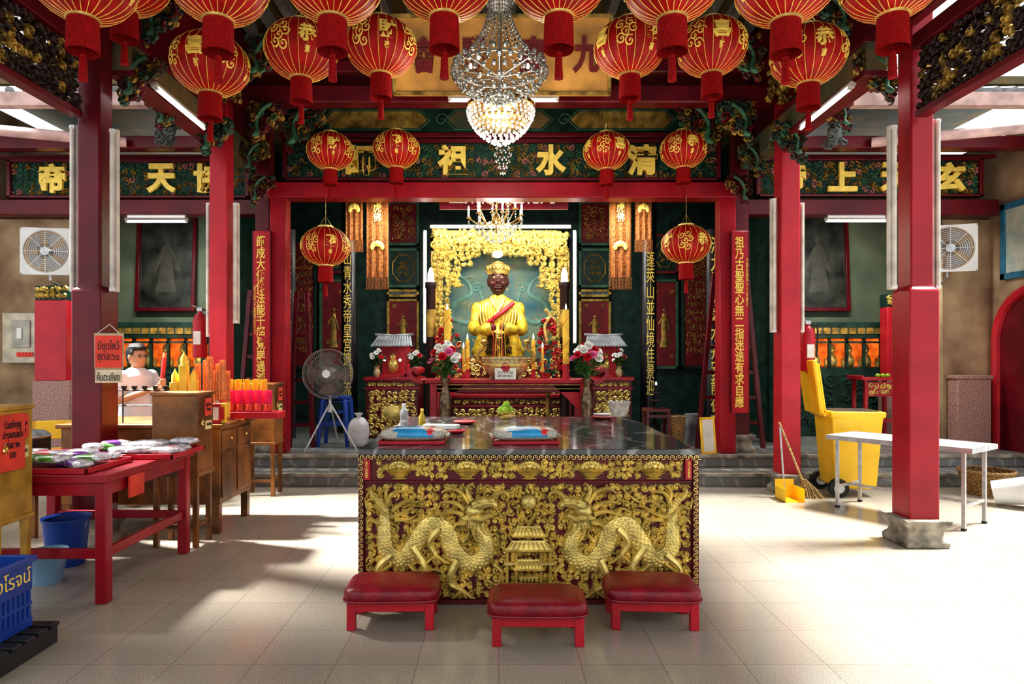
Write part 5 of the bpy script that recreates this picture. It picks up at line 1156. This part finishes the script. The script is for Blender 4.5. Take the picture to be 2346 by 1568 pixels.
for s in(-1,1):
    b.sph((s*.077,.005,1.505),(.012,.02,.032),8,6)
    limb(b,[(s*.17,0,1.31),(s*.23,-.03,1.07),(s*.07,-.26,1.2+.03*s)],[.052,.042,.027])
    limb(b,[(s*.09,0,.9),(s*.1,-.01,.48),(s*.1,.02,.08)],[.085,.055,.038]);b.sph((s*.1,-.06,.04),(.045,.12,.04),12,8)
    hz=1.21+.04*s;b.sph((s*.052,-.315,hz),(.018,.045,.042),10,8)
    for k in range(4):
        z=hz+.034-.022*k;l=(1,1.1,1.05,.85)[k]
        b.tube(sm([(s*.052,-.33,z),(s*.04,-.372*1,z),(s*.008,-.385-.004*l,z-.003),(-s*.024*l,-.368,z-.005)],4),.0088,7)
    b.tube(sm([(s*.05,-.3,hz+.03),(s*.03,-.318,hz+.045),(s*.0,-.322,hz+.048)],4),.0105,7)
def remesh(o,v):
    r=o.modifiers.new('remesh','REMESH');r.mode='VOXEL';r.voxel_size=v;r.use_smooth_shade=True
    s=o.modifiers.new('smooth','SMOOTH');s.factor=.5;s.iterations=2
o=part(b,'body',skin,t);remesh(o,.007)
b=MB();b.loft([(0,0,.84,.185,.13),(0,0,.95,.18,.125),(0,0,1.1,.17,.12),(0,0,1.22,.185,.125),(0,0,1.31,.2,.115),(0,0,1.37,.12,.085),(0,0,1.395,.075,.07)],28)
for s in(-1,1): limb(b,[(s*.17,0,1.31),(s*.215,-.02,1.14)],[.07,.066])
o=part(b,'shirt',shirt,t);remesh(o,.012)
b=MB();b.loft([(0,0,.82,.17,.12),(0,0,.93,.175,.12)],20)
for s in(-1,1): limb(b,[(s*.09,0,.88),(s*.1,-.01,.48),(s*.1,.02,.1)],[.098,.072,.06])
o=part(b,'trousers',trous,t);remesh(o,.014)
b=MB();b.loft([(0,.055,1.44,.05,.04),(0,.045,1.48,.074,.06),(0,.03,1.53,.085,.08),(0,.018,1.57,.087,.096),(0,.0,1.61,.08,.1),(0,.0,1.64,.058,.075),(0,.0,1.652,.02,.03)],24);b.sph((0,-.06,1.6),(.06,.045,.03),12,8)
for s in(-1,1): b.sph((s*.074,-.02,1.55),(.014,.03,.03),8,6)
o=part(b,'hair',hair,t);remesh(o,.007)
m=MB()
for s in(-1,1): m.tube([(s*.032+.022*cos(a*pi/8),-.104,1.517+.017*sin(a*pi/8)) for a in range(16)],.0022,5,True).tube([(s*.054,-.1,1.52),(s*.08,0,1.515)],.002,5)
m.tube([(-.01,-.106,1.52),(.01,-.106,1.52)],.002,5);part(m,'glasses',plast_k,t)
for s in(-1,1): part(MB().sph((s*.032,-.089,1.517),(.013,.008,.007),8,6),'eye',plast_k,t)
t=thing('incense_bundle','red wrapped incense bundle held in hands','incense',(PX+.35*sin(PR),PY-.35*cos(PR),1.08),PR)
part(MB().tube([(0,0,0),(.03,-.02,.42)],.022,12),'red_wrap',incr,t);part(MB().tube([(.03,-.02,.42),(.035,-.023,.47)],.018,10),'stick_tips',inco,t)

# ================= light
w=bpy.data.worlds.new('sky');SC.world=w;w.use_nodes=True;bg=w.node_tree.nodes['Background']
bg.inputs[0].default_value=(.93,.97,1,1);bg.inputs[1].default_value=1.25
def light(kind,loc,e,col=(1,1,1),rot=(0,0,0),**k):
    l=bpy.data.lights.new('scene_light',kind);l.energy=e;l.color=col
    for a,v in k.items(): setattr(l,a,v)
    o=bpy.data.objects.new('scene_light',l);COL.objects.link(o);o.location=loc;o.rotation_euler=rot;return o
light('SUN',(6,0,8),12,(1,.985,.95),(math.radians(-3),math.radians(27),0),angle=math.radians(14))
light('AREA',(-5.6,6.4,5.2),150,(1,.98,.94),Vector((3.9,-.7,-5.2)).to_track_quat('-Z','Y').to_euler(),shape='SQUARE',size=.5,spread=math.radians(36))  # unseen fill panel added over the left courtyard to brighten the floor
light('POINT',(0,5.5,3.3),30,(1,.93,.8),shadow_soft_size=.3)
light('POINT',(0,6.6,3.5),25,(1,.93,.8),shadow_soft_size=.25)
light('POINT',(0,9.3,3.0),45,(1,.95,.85),shadow_soft_size=.25)
light('AREA',(.05,9.2,3.66),110,(.95,1,1),(math.radians(15),0,0),shape='RECTANGLE',size=4,size_y=.1)
light('AREA',(.05,10.55,3.58),18,(.98,1,.95),(math.radians(25),0,0),shape='RECTANGLE',size=2.2,size_y=.05)
for s in(-1,1):
    light('AREA',(s*4.7,8.85,3.28),50,(.97,1,.95),(math.radians(20),0,0),shape='RECTANGLE',size=1.2,size_y=.06)
    light('POINT',(s*5.0,9.7,1.65),4,(1,.5,.2),shadow_soft_size=.2)
SC.view_settings.view_transform='Standard';SC.view_settings.exposure=.05
try: SC.view_settings.look='Medium High Contrast'
except Exception: print('no look')
# ================= camera
cam=bpy.data.cameras.new('camera');cam.sensor_width=36;cam.lens=36*1500/2346
cam.shift_x=(1173-1143)/2346;cam.shift_y=(820-784)/2346;cam.clip_start=.05
c=bpy.data.objects.new('camera',cam);COL.objects.link(c);c.location=(0,0,1.5);c.rotation_euler=(pi/2,0,0);SC.camera=c
